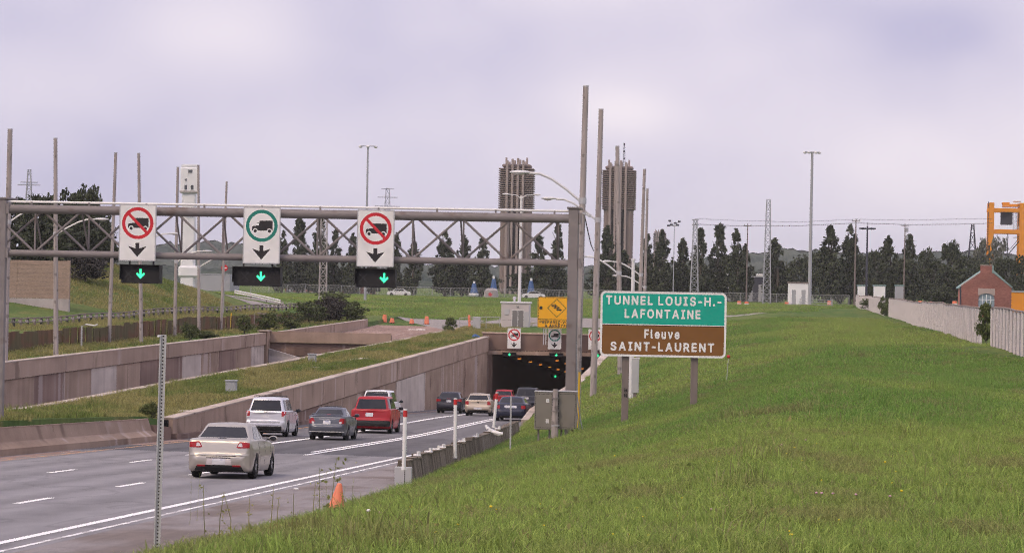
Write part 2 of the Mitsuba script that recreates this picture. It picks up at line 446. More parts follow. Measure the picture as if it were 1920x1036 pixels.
BEHIND = [(300, 4.6), (330, 4.45), (365, 4.1), (420, 3.5), (520, 2.85), (900, 2.8), (5000, 2.8)]
KEYS = [  # (v of the line, drop along it); None = follow the carriageway
    (lambda u: 0 * u - 2200.0, lambda u: 0 * u + 2.8),
    (lambda u: 0 * u - 260.0, lambda u: 0 * u + 2.8),
    (lambda u: 0 * u - 120.0, lambda u: ipl(u, [(0, 2.8), (200, 2.8), (290, 1.0), (340, -2.0), (400, 1.6), (470, 2.8), (5000, 2.8)])),
    (lambda u: 0 * u - 75.0, lambda u: ipl(u, [(0, 4.2), (200, 4.2), (265, 3.6), (285, 2.2), (310, -0.6), (345, -1.3), (392, 1.8), (450, 2.8), (5000, 2.8)])),
    (lambda u: 0 * u - 67.0, lambda u: ipl(u, [(0, 4.4), (200, 4.4), (275, 3.8), (315, 1.3), (345, 0.9), (385, 2.7), (450, 2.8), (5000, 2.8)])),
    (lambda u: 0 * u - 60.0, lambda u: ipl(u, [(0, 4.6), (200, 4.5), (260, 4.35), (360, 3.75), (430, 3.4), (520, 2.85), (5000, 2.8)])),
    (lambda u: 0 * u - 49.0, lambda u: ipl(u, [(0, 5.2), (170, 5.1), (250, 4.9), (340, 4.6), (430, 3.6), (520, 2.85), (5000, 2.8)])),
    (lambda u: 0 * u - 43.92, lambda u: ipl(u, [(0, 5.5), (100, 5.5), (175, 5.35), (266, 5.05), (340, 4.75), (430, 3.6), (520, 2.85), (5000, 2.8)])),
    (lambda u: 0 * u - 43.84, 'left'),
    (lambda u: 0 * u - 32.20, 'left'),
    (lambda u: 0 * u - 32.12, lambda u: ipl(u, [(0, 4.0), (60, 4.4), (95, 5.3), (128, 6.0), (140, 6.0), (193, 5.8), (268, 5.45), (341, 4.95), (365, 4.3), (420, 3.55), (520, 2.85), (5000, 2.8)])),
    (lambda u: 0 * u - 24.03, lambda u: ipl(u, [(0, 2.0), (20, 2.5), (60, 3.7), (95, 4.75), (117, 5.55), (121, 5.88), (150, 5.76), (200, 5.45), (268, 4.95), (300, 4.7), (330, 4.5), (365, 4.15), (420, 3.5), (520, 2.85), (5000, 2.8)])),
    (lambda u: 0 * u - 23.96, 'right'),
    (lambda u: v_edge(u) - 0.45, 'right'),
    (lambda u: v_edge(u), lambda u: ipl(u, [(-50, 1.35), (0, 2.90), (75, 5.18), (110, 6.25), (135, 6.85), (165, 7.12), (180, 7.0), (215, 6.75), (245, 5.8), (268, 4.75), (300, 4.3), (330, 3.95), (365, 3.6), (420, 3.3), (520, 2.85), (5000, 2.8)])),
    (lambda u: v_edge(u) + ipl(u, [(0, 2.5), (110, 2.9), (165, 3.9), (300, 4.0)]), lambda u: ipl(u, [(-50, 1.3), (0, 2.30), (45, 3.55), (75, 4.35), (97, 5.08), (115, 5.35), (147, 5.42), (180, 5.40), (215, 5.3), (245, 4.85), (268, 4.3), (330, 3.7), (420, 3.2), (520, 2.85), (5000, 2.8)])),
    (lambda u: v_edge(u) + ipl(u, [(0, 5.2), (95, 6.3), (165, 8.4), (300, 8.5)]), lambda u: ipl(u, [(-50, 1.3), (0, 1.62), (18, 1.72), (45, 2.72), (75, 3.72), (95, 4.15), (115, 4.2), (147, 4.1), (215, 3.9), (268, 3.5), (330, 3.4), (420, 3.1), (520, 2.85), (5000, 2.8)])),
    (lambda u: ipl(u, [(0, -0.5), (50, 0.3), (75, 1.6), (115, 2.5), (165, 3.0), (5000, 3.0)]), lambda u: ipl(u, [(-50, 1.4), (0, 1.5), (18, 1.62), (45, 1.95), (75, 2.45), (95, 2.80), (115, 2.92), (150, 2.95), (268, 2.88), (520, 2.82), (5000, 2.8)])),
    (lambda u: ipl(u, [(0, 11.0), (134, 12.2), (512, 17.5), (5000, 60)]), lambda u: ipl(u, [(-50, 1.7), (0, 1.75), (18, 1.85), (50, 2.15), (95, 2.65), (134, 2.86), (5000, 2.8)])),
    (lambda u: 0 * u + 90.0, lambda u: 0 * u + 2.8),
    (lambda u: 0 * u + 300.0, lambda u: 0 * u + 2.8),
    (lambda u: 0 * u + 2200.0, lambda u: 0 * u + 2.8),
]

def key_lines(u):
    u = np.atleast_1d(np.asarray(u, float))
    vs, ds = [], []
    for fv, fd in KEYS:
        vs.append(fv(u) + 0 * u)
        if fd == 'left':
            roof = ipl(u, [(0, 5.7), (300, 5.7), (345, 5.15), (365, 4.7), (420, 3.6), (520, 2.85), (5000, 2.8)])
            ds.append(np.where(u > U_PORTAL_L + 0.3, roof, road_drop(np.minimum(u, 330)) + 0.5))
        elif fd == 'right':
            roof = ipl(u, [(0, 4.9), (268, 4.9)] + BEHIND)
            ds.append(np.where(u > U_PORTAL + 0.3, roof, road_drop(np.minimum(u, 330)) + 0.5))
        else:
            ds.append(fd(u) + 0 * u)
    return np.array(vs), np.array(ds)

def _rough(u, v):
    return (meshkit.fbm(np.stack([u * 0.35, v * 0.35, 0 * u], -1), 3, 3) - 0.5) * 0.16 + (meshkit.noise(np.stack([u * 0.06, v * 0.10, 0 * u], -1), 8) - 0.5) * 0.22

def ground_drop(u, v):
    """The drop of the ground below eye level at one place or many."""
    u, v = np.atleast_1d(np.asarray(u, float)), np.atleast_1d(np.asarray(v, float))
    vs, ds = key_lines(u)
    out = np.empty(len(u))
    for i in range(len(u)):
        out[i] = np.interp(v[i], vs[:, i], ds[:, i])
    edge = np.minimum(np.abs(v[:, None] - vs.T[:, [7, 10, 11, 14]]).min(1), 1.5) / 1.5
    return out - _rough(u, v) * edge * np.clip((v > vs[14]) | (v < vs[7]) | ((v > vs[10]) & (v < vs[11])), 0, 1)

def G(u, v):
    return W(u, v, float(ground_drop(u, v)[0]))

def stand(px, py, depth):
    """On the ground below a measured point."""
    u, v = uv_of(at(px, py, depth))
    return G(u, v)

us = np.concatenate([np.arange(-40, 0, 4), np.arange(0, 60, 0.8), np.arange(60, 172, 1.3), np.arange(172, 265.5, 2.4),
                     [265.7, 265.95, 266.35, 267.7, 267.95, 268.35, 270], np.arange(273, 380, 3.5), np.arange(380, 620, 12), np.arange(620, 3300, 120), [3300]])
subs = [6, 6, 12, 6, 6, 7, 4, 1, 4, 1, 10, 1, 4, 1, 9, 14, 14, 18, 14, 8, 5]
frac = [np.arange(n) / n for n in subs]
vs_, ds_ = key_lines(us)
cols, colkey = [], []
for k, fr in enumerate(frac):
    for t in fr:
        cols.append((k, t)); colkey.append(k)
cols.append((len(KEYS) - 2, 1.0)); colkey.append(len(KEYS) - 2)
V = np.stack([vs_[k] * (1 - t) + vs_[k + 1] * t for k, t in cols], 1)
D = np.stack([ground_drop(us, V[:, j]) for j in range(V.shape[1])], 1)
U = np.repeat(us[:, None], V.shape[1], 1)
P = U[..., None] * FD + V[..., None] * RT
P[..., 2] = -D
nr, nc = U.shape
idx = np.arange(nr * nc).reshape(nr, nc)
quads = []
for i in range(nr - 1):
    um = (us[i] + us[i + 1]) / 2
    for j in range(nc - 1):
        k = colkey[j]
        if (265.9 < um < 266.4 and k in (7, 8, 9)) or (267.9 < um < 268.4 and k in (11, 12, 13)):
            continue
        quads.append([idx[i, j], idx[i, j + 1], idx[i + 1, j + 1], idx[i + 1, j]])
struct('ground', (P.reshape(-1, 3), np.array(quads)), 'grass_ground', label='green grass bank, median and level land around the motorway', smooth=True)

def drape(rows, off, step=2.0):
    """A sheet over the ground between two lines of (u, v)."""
    L, R = np.array([r[0] for r in rows], float), np.array([r[1] for r in rows], float)
    n = len(rows); tt = np.linspace(0, n - 1, int(n * 8)); m = 7
    A = np.stack([np.interp(tt, range(n), L[:, k]) for k in range(2)], 1)
    B = np.stack([np.interp(tt, range(n), R[:, k]) for k in range(2)], 1)
    v, f = [], []
    for i in range(len(tt)):
        for j in range(m):
            q = A[i] * (1 - j / (m - 1)) + B[i] * j / (m - 1)
            v.append(q)
    v = np.array(v)
    z = ground_drop(v[:, 0], v[:, 1]) - off
    p = v[:, :1] * FD + v[:, 1:] * RT; p[:, 2] = -z
    for i in range(len(tt) - 1):
        for j in range(m - 1):
            a = i * m + j
            f.append([a, a + 1, a + m + 1, a + m])
    f = np.array(f)
    t = trimesh.Trimesh(p, np.vstack([f[:, [0, 1, 2]], f[:, [0, 2, 3]]]), process=False)
    if t.face_normals[:, 2].mean() < 0: t.invert()
    return t

def strip(u0, u1, v0, v1, off=0.0, n=None, fn=road_drop):
    """A sheet lying on the carriageway, v0 and v1 numbers or functions of u."""
    n = n or max(2, int((u1 - u0) / 4) + 2)
    uu = np.linspace(u0, u1, n)
    a = (v0(uu) if callable(v0) else 0 * uu + v0)
    b = (v1(uu) if callable(v1) else 0 * uu + v1)
    z = -fn(uu) + off
    L = uu[:, None] * FD + a[:, None] * RT; R = uu[:, None] * FD + b[:, None] * RT
    L[:, 2] = z; R[:, 2] = z
    v = np.stack([L, R], 1).reshape(-1, 3)
    f = [[2 * i, 2 * i + 1, 2 * i + 3, 2 * i + 2] for i in range(n - 1)]
    return (v, np.array(f))

# ------------------------------------------------------------------ carriageways and markings
struct('road', strip(8, 600, -23.72, -11.2, n=150), 'asphalt', label='grey asphalt motorway sloping down into the tunnel')
struct('road_shoulder', strip(8, 172, -11.2, lambda u: v_edge(u) + 0.6, n=60), 'shoulder_concrete', label='dusty pale shoulder between the edge line and the grass')
struct('opposite_road', strip(8, 420, -43.62, -32.15, n=60), 'asphalt', label='sunken carriageway of the opposite direction beyond the median')
part('road', 'edge_line', strip(8, 262, -12.10, -11.91, 0.005, n=120), 'line_white')
part('road', 'pavement_joint', strip(8, 106, -11.50, -11.40, 0.005, n=40), 'line_worn')
part('road', 'yellow_line', strip(60, 260, -22.58, -22.40, 0.005, n=60), 'line_yellow')
part('road', 'solid_line', strip(102.5, 262, -15.44, -15.25, 0.005, n=80), 'line_white')
part('road', 'solid_line', strip(106.5, 262, -15.80, -15.61, 0.005, n=80), 'line_white')
part('road', 'solid_line', strip(106.0, 262, -19.22, -18.93, 0.005, n=80), 'line_white')
for u0 in (43.0, 52.0, 61.0, 70.9, 80.2, 89.5):
    part('road', 'lane_dash', strip(u0, u0 + 3.1, -15.26, -15.09, 0.005), 'line_white')
for u0 in (61.0, 70.0, 79.2, 89.8, 98.9):
    part('road', 'lane_dash', strip(u0, u0 + 3.1, -18.92, -18.75, 0.005), 'line_white')
part('road', 'asphalt_patch', strip(84, 101, -23.3, lambda u: -22.75 + 0.12 * np.sin(u * 2.1), 0.004, n=30), 'dim_concrete')
part('road', 'asphalt_patch', strip(111, 121, lambda u: -23.4 + 0.1 * np.sin(u), -22.8, 0.004, n=20), 'dim_concrete')

rows = [((330, -34), (368, -44)), ((318, -24), (366, -24)), ((312, -13), (362, -13)), ((322, -6), (352, -5)), ((338, -1.5), (352, -2)), ((383, 3.2), (393, 2.6)), ((455, 11), (470, 10.5)), ((516, 16), (530, 16))]
struct('gravel_track', drape(rows, 0.03), 'gravel', label='pale gravel track over the tunnel roof and along the far grass', smooth=True)
struct('ramp_road', drape([((366, -62), (384, -74)), ((392, -55), (412, -61)), ((404, -50), (422, -54))], 0.05), 'gravel', label='pale ramp road behind the guard rail on the left bank', smooth=True)

# ------------------------------------------------------------------ retaining walls
def slab(u0, u1, v0, v1, t0, t1, b0, b1, bevel=0.0):
    """A wall piece from u0 to u1 with its top and bottom drops at both ends."""
    pts = [W(u, v, d) for u, (t, b) in ((u0, (t0, b0)), (u1, (t1, b1))) for v in (v0, v1) for d in (t, b)]
    return trimesh.Trimesh(np.array(pts)).convex_hull

cop = lambda u: ipl(u, [(0, 5.9), (121, 5.84), (150, 5.68), (200, 5.36), (268, 4.86)])
wl = thing('retaining_wall', 'long brown concrete retaining wall climbing to the tunnel mouth left of the cars', 'retaining wall')
edges = [121, 127.5, 134, 141, 148, 156, 164, 172.5, 181, 190, 198.5, 207, 216, 226, 236, 246, 257, 267.6]
for i, (a, b) in enumerate(zip(edges[:-1], edges[1:])):
    ca, cb = float(cop(a)), float(cop(b))
    j = 0.03
    ra, rb = float(road_drop(a)), float(road_drop(b))
    jit = 0.012 * RNG.standard_normal()
    part(wl, 'parapet_panel', slab(a + j, b - j, V_WALL_L - 0.42, V_WALL_L + 0.06 + jit, ca, cb, min(ca + 1.28, ra + 0.02), min(cb + 1.28, rb + 0.02)), 'parapet_concrete')
    part(wl, 'coping', slab(a + 0.015, b - 0.015, V_WALL_L - 0.46, V_WALL_L + 0.10, ca - 0.07, cb - 0.07, ca - 0.003, cb - 0.003), 'coping_concrete')
    if rb > cb + 1.34:
        light = i in (10, 11)
        part(wl, 'wall_panel', slab(a + 0.02, b - 0.02, V_WALL_L - 0.40, V_WALL_L - 0.03 + jit + (0.05 if light else 0), ca + 1.34, cb + 1.34, max(ra + 0.1, ca + 1.36), rb + 0.1),
             'patched_concrete' if light else ('wall_concrete', 'wall_concrete', 'dim_concrete')[i % 3 if i < 11 else 0])
part(wl, 'joint_backing', slab(121, 267.6, V_WALL_L - 0.45, V_WALL_L - 0.12, float(cop(121)) + 0.02, float(cop(267)) + 0.02, 6.9, 11.3), 'underbody_black')
part(wl, 'toe_kerb', slab(121, 190, V_WALL_L, V_WALL_L + 0.25, float(road_drop(121)) - 0.22, float(road_drop(190)) - 0.1, float(road_drop(121)) + 0.1, float(road_drop(190)) + 0.1), 'dim_concrete')

# barrier before the wall
jb = thing('concrete_barrier', 'low brown concrete barrier beside the road at the left frame edge', 'barrier')
je = np.arange(60, 118, 4.1)
for a, b in zip(je[:-1], je[1:]):
    ra, rb = float(road_drop(a)), float(road_drop(b))
    prof = [(-0.55, 0.86), (-0.23, 0.86), (-0.08, 0.42), (0.22, 0.22), (0.24, -0.06), (-0.55, -0.06)]
    m = trimesh.creation.extrude_polygon(Polygon(prof), 1.0, engine='earcut')
    q = m.vertices.copy()
    m.vertices = np.array([W(a + 0.012 + (b - a - 0.024) * k, V_WALL_L + x, (ra * (1 - k) + rb * k) - z) for x, z, k in q])
    m.fix_normals()
    part(jb, 'barrier_block', m, 'wall_concrete')
    part(jb, 'coping', slab(a, b, V_WALL_L - 0.57, V_WALL_L - 0.21, ra - 0.89, rb - 0.89, ra - 0.863, rb - 0.863), 'parapet_concrete')
part(jb, 'end_block', slab(117.5, 120.9, V_WALL_L - 0.5, V_WALL_L + 0.02, float(road_drop(117)) - 0.62, float(road_drop(121)) - 0.5, 6.7, 6.8), 'dim_concrete')

# median wall towards the opposite carriageway
mw_top = lambda u: ipl(u, [(60, 4.3), (95, 5.2), (128, 5.95), (140, 5.93), (193, 5.7), (268, 5.38), (341, 4.88)])
mw = thing('retaining_wall', 'concrete wall with pale coping along the far edge of the grassy median', 'retaining wall')
me = np.arange(96, 343, 7.0)
for a, b in zip(me[:-1], me[1:]):
    ta, tb = float(mw_top(a)), float(mw_top(b))
    part(mw, 'coping', slab(a + 0.02, b - 0.02, V_MED_L - 0.30, V_MED_L + 0.28, ta - 0.02, tb - 0.02, ta + 0.16, tb + 0.16), 'coping_concrete')
    part(mw, 'wall_panel', slab(a + 0.03, b - 0.03, V_MED_L - 0.22, V_MED_L + 0.1, ta + 0.165, tb + 0.165, float(road_drop(min(a, 266))) + 0.3, float(road_drop(min(b, 266))) + 0.3), 'wall_concrete')

# far wall of the opposite carriageway
fw_top = lambda u: ipl(u, [(60, 5.6), (110, 5.45), (173, 5.2), (266, 4.9)])
fw = thing('retaining_wall', 'brown concrete wall at the back of the sunken opposite carriageway below the rusty fence', 'retaining wall')
fe = np.arange(108, 268, 7.9)
for i, (a, b) in enumerate(zip(fe[:-1], fe[1:])):
    ta, tb = float(fw_top(a)), float(fw_top(b))
    jit = 0.012 * RNG.standard_normal()
    part(fw, 'parapet_panel', slab(a + 0.02, b - 0.02, V_FAR - 0.4, V_FAR + 0.14 + jit, ta, tb, ta + 1.0, tb + 1.0), 'parapet_concrete')
    part(fw, 'coping', slab(a + 0.01, b - 0.01, V_FAR - 0.43, V_FAR + 0.17, ta - 0.06, tb - 0.06, ta - 0.003, tb - 0.003), 'coping_concrete')
    part(fw, 'wall_panel', slab(a + 0.02, b - 0.02, V_FAR - 0.36, V_FAR + jit, ta + 1.05, tb + 1.05, float(road_drop(a)) + 0.1, float(road_drop(b)) + 0.1), ('wall_concrete', 'dim_concrete', 'wall_concrete', 'patched_concrete')[i % 4] if i % 7 else 'dim_concrete')
part(fw, 'joint_backing', slab(108, 266, V_FAR - 0.42, V_FAR - 0.1, 5.5, 4.95, 9, 11), 'underbody_black')
part(fw, 'end_pier', slab(264.9, 266.6, V_FAR - 0.5, V_FAR + 0.25, 4.72, 4.72, 11.2, 11.2), 'wall_concrete')
part(fw, 'end_cap', slab(264.7, 266.8, V_FAR - 0.6, V_FAR + 0.33, 4.62, 4.62, 4.717, 4.717), 'coping_concrete')

# tunnel of the opposite carriageway: head wall, roof parapet
ot = thing('tunnel_portal', 'brown head wall of the opposite tunnel half hidden behind the grassy median', 'tunnel portal')
part(ot, 'parapet', slab(266.6, 267.4, V_FAR + 0.2, V_MED_L - 0.3, 4.72, 5.02, 5.75, 5.85), 'parapet_concrete')
part(ot, 'parapet', slab(266.62, 267.38, V_FAR + 0.2, V_MED_L - 0.3, 4.9, 4.9, 5.75, 5.75), 'dim_concrete')
part(ot, 'lintel_beam', slab(266.8, 267.6, V_FAR + 0.2, V_MED_L - 0.3, 5.82, 5.82, 6.9, 6.9), 'dim_concrete')
part(ot, 'wing_panel', trimesh.Trimesh(np.array([W(265.6 + k, v, d) for k in (0, 0.5) for v, d in ((V_FAR + 0.3, 6.25), (V_FAR + 0.3, 9.5), (V_FAR + 5.6, 9.5), (V_FAR + 5.6, 7.7))])).convex_hull, 'pale_concrete')
part(ot, 'roof_parapet', slab(267.6, 336, V_FAR - 0.35, V_FAR + 0.1, 4.95, 4.42, 6.0, 5.4), 'parapet_concrete')
part(ot, 'roof_parapet_coping', slab(267.6, 336, V_FAR - 0.38, V_FAR + 0.13, 4.90, 4.37, 4.947, 4.417), 'coping_concrete')
for s, (v0, v1) in enumerate(((V_FAR - 0.3, V_FAR), (V_MED_L, V_MED_L + 0.3))):
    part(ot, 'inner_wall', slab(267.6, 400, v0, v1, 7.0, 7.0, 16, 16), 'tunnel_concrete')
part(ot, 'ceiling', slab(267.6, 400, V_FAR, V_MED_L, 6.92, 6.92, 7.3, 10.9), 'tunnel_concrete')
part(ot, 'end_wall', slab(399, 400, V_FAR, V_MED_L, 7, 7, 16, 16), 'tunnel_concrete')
struct('tunnel_roof_slab', drape([((267.6, -43.3), (267.6, -32.5)), ((300, -43.3), (300, -32.5)), ((345, -43.6), (343, -32.4))], 0.02), 'dim_concrete', label='bare brown roof of the opposite tunnel behind its head wall', smooth=True)

# ------------------------------------------------------------------ the tunnel portal
tp = thing('tunnel_portal', 'concrete tunnel mouth with three lane signs on its lintel', 'tunnel portal')
VA, VB = V_WALL_L + 0.05, V_WALL_R - 0.1
part(tp, 'head_wall', slab(267.9, 268.8, VA - 0.6, VB + 0.5, 4.55, 4.50, 6.02, 6.02), 'dim_concrete')
part(tp, 'head_wall_coping', slab(267.8, 268.9, VA - 0.7, VB + 0.6, 4.48, 4.43, 4.545, 4.495), 'parapet_concrete')
part(tp, 'lintel', slab(267.6, 269.0, VA - 0.2, VB + 0.3, 6.06, 6.06, 6.40, 6.40), 'parapet_concrete')
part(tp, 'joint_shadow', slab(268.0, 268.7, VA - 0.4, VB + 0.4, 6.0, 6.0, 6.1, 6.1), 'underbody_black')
part(tp, 'jamb', slab(267.65, 269, VA - 0.1, VA + 0.28, 6.41, 6.41, 11.3, 11.3), 'dim_concrete')
part(tp, 'jamb', slab(267.65, 269, VB - 0.3, VB + 0.1, 6.41, 6.41, 11.3, 11.3), 'dim_concrete')
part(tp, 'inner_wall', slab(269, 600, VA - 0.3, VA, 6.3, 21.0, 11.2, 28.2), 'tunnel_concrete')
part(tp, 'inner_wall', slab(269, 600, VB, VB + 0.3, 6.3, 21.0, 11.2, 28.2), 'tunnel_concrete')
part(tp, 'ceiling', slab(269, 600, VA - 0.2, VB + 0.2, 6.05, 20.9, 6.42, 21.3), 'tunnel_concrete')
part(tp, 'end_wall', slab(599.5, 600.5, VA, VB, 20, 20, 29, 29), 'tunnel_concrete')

rw = thing('retaining_wall', 'right hand wall of the tunnel approach with a pale coping rising out of the grass', 'retaining wall')
rtop = lambda u: ipl(u, [(160, 7.35), (165, 7.02), (180, 6.9), (210, 6.72), (225, 6.35), (245, 5.68), (268, 4.55)])
re_ = list(np.arange(160, 262, 6.0)) + [267.8]
for a, b in zip(re_[:-1], re_[1:]):
    ta, tb = float(rtop(a)), float(rtop(b))
    part(rw, 'coping', slab(a + 0.02, b - 0.02, V_WALL_R - 0.32, V_WALL_R + 0.30, ta - 0.05, tb - 0.05, ta + 0.28, tb + 0.28), 'coping_concrete')
    part(rw, 'wall_panel', slab(a + 0.03, b - 0.03, V_WALL_R - 0.25, V_WALL_R + 0.2, ta + 0.285, tb + 0.285, float(road_drop(a)) + 0.3, float(road_drop(b)) + 0.3), 'wall_concrete')

# ------------------------------------------------------------------ weathered barrier on the right
rb = thing('roadside_barrier', 'weathered stained concrete barrier at the foot of the grass bank', 'barrier')
a = 75.4
while a < 134.5:
    b = a + 1.15 + 0.5 * RNG.random()
    hh = 0.66 + 0.028 * RNG.standard_normal() + 0.12 * max(0, (a - 95) / 30)
    va, vb = float(v_bar(a)) - 0.12, float(v_bar(b)) - 0.12
    ra, rb_ = float(road_drop(a)), float(road_drop(b))
    pts = [W(u, v + x, r - z) for u, v, r in ((a + 0.012, va, ra), (b - 0.012, vb, rb_)) for x, z in ((-0.14, hh), (0.10, hh), (0.22, -0.1), (-0.26, -0.1))]
    part(rb, 'barrier_segment', trimesh.Trimesh(np.array(pts)).convex_hull, 'weathered_barrier')
    part(rb, 'capping', slab(a + 0.01, b - 0.01, va - 0.15, va + 0.11, ra - hh - 0.035, rb_ - hh - 0.035, ra - hh - 0.002, rb_ - hh - 0.002), 'weathered_barrier')
    a = b
for u in (79.5, 83.5, 86.5, 89.0, 97.5, 104.5, 111.5, 118.0):
    v = float(v_bar(u)) - 0.1
    part(rb, 'reflector_bracket', moved(cat([box(0.24, 0.13, 0.06, bevel=0.02), box(0.07, 0.08, 0.10, (0.07, 0, 0.06))]), road_at(W(u, v, float(road_drop(u)) - 0.70 - 0.12 * max(0, (u - 95) / 30)), rz=0.4 * RNG.standard_normal())), 'marker_white')
part(rb, 'end_plate', moved(box(0.44, 0.10, 0.52, bevel=0.015), road_at(W(74.9, -8.72, 4.93))), 'galvanised', label='square grey metal end box')
part(rb, 'end_plate_seam', moved(box(0.012, 0.01, 0.46), road_at(W(74.83, -8.68, 4.93))), 'lens_dark')

# ------------------------------------------------------------------ lane signs
def truck_shape(w, flip=False):
    """A delivery truck in silhouette, w wide, cab to the left, centred."""
    s = w / 1.5
    body = sbox(-0.22, -0.30, 0.75, 0.42)
    cab = Polygon([(-0.75, -0.30), (-0.75, -0.02), (-0.70, 0.02), (-0.50, 0.04), (-0.40, 0.26), (-0.19, 0.26), (-0.19, -0.30)])
    win = Polygon([(-0.53, 0.06), (-0.45, 0.22), (-0.26, 0.22), (-0.26, 0.06)])
    g = shapely.union_all([body, cab]).difference(win)
    for x in (-0.52, 0.52):
        g = g.difference(Point(x, -0.31).buffer(0.175)).union(Point(x, -0.33).buffer(0.115))
    return affinity.scale(g, s, s, origin=(0, 0))

def arrow_shape(w):
    s = w / 1.0
    g = Polygon([(-0.105, 0.34), (0.105, 0.34), (0.105, 0.04), (0.5, 0.16), (0, -0.42), (-0.5, 0.16), (-0.105, 0.04)])
    return affinity.scale(g, s, s, origin=(0, 0))

def ring(r0, r1):
    return Point(0, 0).buffer(r1, 48).difference(Point(0, 0).buffer(r0, 48))

def rrect(w, h, r, x=0, z=0):
    return affinity.translate(sbox(-w / 2 + r, -h / 2 + r, w / 2 - r, h / 2 - r).buffer(r, 8), x, z)

def lane_sign(M, forbid, label, group, w=1.19, h=1.83, detail=True):
    t = thing('lane_sign', label, 'road sign', group)
    part(t, 'panel', prism(rrect(w, h, 0.03), 0.035), 'sign_white', M)
    if detail:
        part(t, 'frame', shift(prism(rrect(w + 0.05, h + 0.05, 0.04).difference(rrect(w - 0.015, h - 0.015, 0.03)), 0.06), 0, 0.012), 'galvanised', M)
        part(t, 'backing_frame', cat([box(w * 0.96, 0.07, 0.07, (0, 0.07, z)) for z in (-0.6, 0, 0.6)]), 'aluminium_back', M)
    fr = -0.036
    c = h / 2 - 0.07 - 0.53 * (w / 1.19)
    r1 = 0.53 * w / 1.19; r0 = r1 * 0.79
    part(t, 'truck_symbol', shift(prism(affinity.translate(truck_shape(r1 * 1.30), 0.02, c - 0.02), 0.004), 0, fr), 'sign_black', M)
    part(t, 'ring', shift(prism(affinity.translate(ring(r0, r1), 0, c), 0.004), 0, fr - 0.001), 'sign_red' if forbid else 'sign_green_ring', M)
    if forbid:
        bar = affinity.translate(affinity.rotate(sbox(-r0 - 0.02, -0.048 * w / 1.19, r0 + 0.02, 0.048 * w / 1.19), -45, origin=(0, 0)), 0, c)
        part(t, 'slash', shift(prism(bar, 0.004), 0, fr - 0.0055), 'sign_red', M)
    part(t, 'arrow', shift(prism(affinity.translate(arrow_shape(0.62 * w / 1.19), 0, -h / 2 + 0.37 * h / 1.83), 0.004), 0, fr), 'sign_black', M)
    return t

def led_arrow():
    return shapely.union_all([sbox(-0.035, -0.05, 0.035, 0.17), Polygon([(-0.15, 0.0), (-0.115, 0.055), (0, -0.045), (0.115, 0.055), (0.15, 0.0), (0, -0.16)])])

def lane_signal(M, w, h, ax, label, group, size=1.0):
    t = thing('lane_signal', label, 'lane signal', group)
    part(t, 'housing', shift(box(w, 0.34, h, bevel=0.015), 0, 0.17), 'black_box', M)
    part(t, 'visor', cat([box(w + 0.03, 0.22, 0.02, (0, -0.11, h / 2 - 0.005)), box(0.02, 0.22, h * 0.8, (-w / 2, -0.11, 0.06)), box(0.02, 0.22, h * 0.8, (w / 2, -0.11, 0.06))]), 'black_box', M)
    if size == 1.0:
        cross = shapely.union_all([affinity.rotate(sbox(-0.19, -0.018, 0.19, 0.018), a, origin=(0, 0)) for a in (45, -45)])
        part(t, 'dark_lens', shift(prism(affinity.translate(cross, -0.42 if ax > -0.2 else 0.42, 0), 0.006), 0, -0.002), 'lens_dark', M)
        part(t, 'mounting_bracket', cat([box(0.05, 0.05, 0.34, (x, 0.10, h / 2 + 0.14)) for x in (-w * 0.3, w * 0.3)]), 'trim_black', M)
    s = size
    part(t, 'green_arrow', shift(prism(affinity.translate(affinity.scale(led_arrow(), s, s, origin=(0, 0)), ax, 0), 0.008), 0, -0.003), 'led_green', M, emit=(0.015, 0.46, 0.165))
    return t

# ------------------------------------------------------------------ the gantry
UG = 98.4
pR = at_u(1075, 404, UG); uR, vR = uv_of(pR)
vL = -25.15
def gz(px, py, Z): return float(at(px, py, Z)[2])
z_top = gz(700, 402, 98.5)      # axis of the top chord
z_bot = gz(700, 486, 98.5)      # axis of the bottom chord
def gp(v, z, du=0.0): return np.array([*(W(UG + du, v, 0))[:2], z])
gy = thing('sign_gantry', 'long tubular steel truss gantry spanning the motorway on two posts', 'gantry')
DEP = 1.05
for du in (0.0, DEP):
    part(gy, 'top_chord', tube([gp(vL - 3.4, z_top, du), gp(vR - 0.12, z_top, du)], 0.142, 14), 'gantry_steel', smooth=40)
    part(gy, 'bottom_chord', tube([gp(vL - 3.4, z_bot, du), gp(vR - 0.12, z_bot, du)], 0.112, 14), 'gantry_steel', smooth=40)
part(gy, 'cable_conduit', tube([gp(vL - 3.4, z_top + 0.235, 0.0), gp(vR + 0.05, z_top + 0.235, 0.0)], 0.042, 8), 'bright_metal', smooth=40)
for k in range(10):
    v = vL + 1.0 + k * 1.95
    part(gy, 'conduit_clip', shift(box(0.06, 0.09, 0.13), *gp(v, z_top + 0.18, 0.0)), 'gantry_steel')
nodes = []
v = vR - 0.55
while v > vL - 3.5:
    nodes.append(v); v -= 1.59
for i, (a, b) in enumerate(zip(nodes[:-1], nodes[1:])):
    za, zb = (z_top - 0.1, z_bot + 0.1) if i % 2 == 0 else (z_bot + 0.1, z_top - 0.1)
    part(gy, 'brace', tube([gp(a - 0.08, za, 0), gp(b + 0.08, zb, 0)], 0.040, 8), 'gantry_steel', smooth=40)
    part(gy, 'brace', tube([gp(a - 0.08, zb, DEP), gp(b + 0.08, za, DEP)], 0.040, 8), 'gantry_steel', smooth=40)
    part(gy, 'cross_brace', tube([gp(a, z_top, 0), gp(b, z_top, DEP)], 0.035, 6), 'gantry_steel', smooth=40)
    part(gy, 'cross_brace', tube([gp(a, z_bot, DEP), gp(b, z_bot, 0)], 0.035, 6), 'gantry_steel', smooth=40)
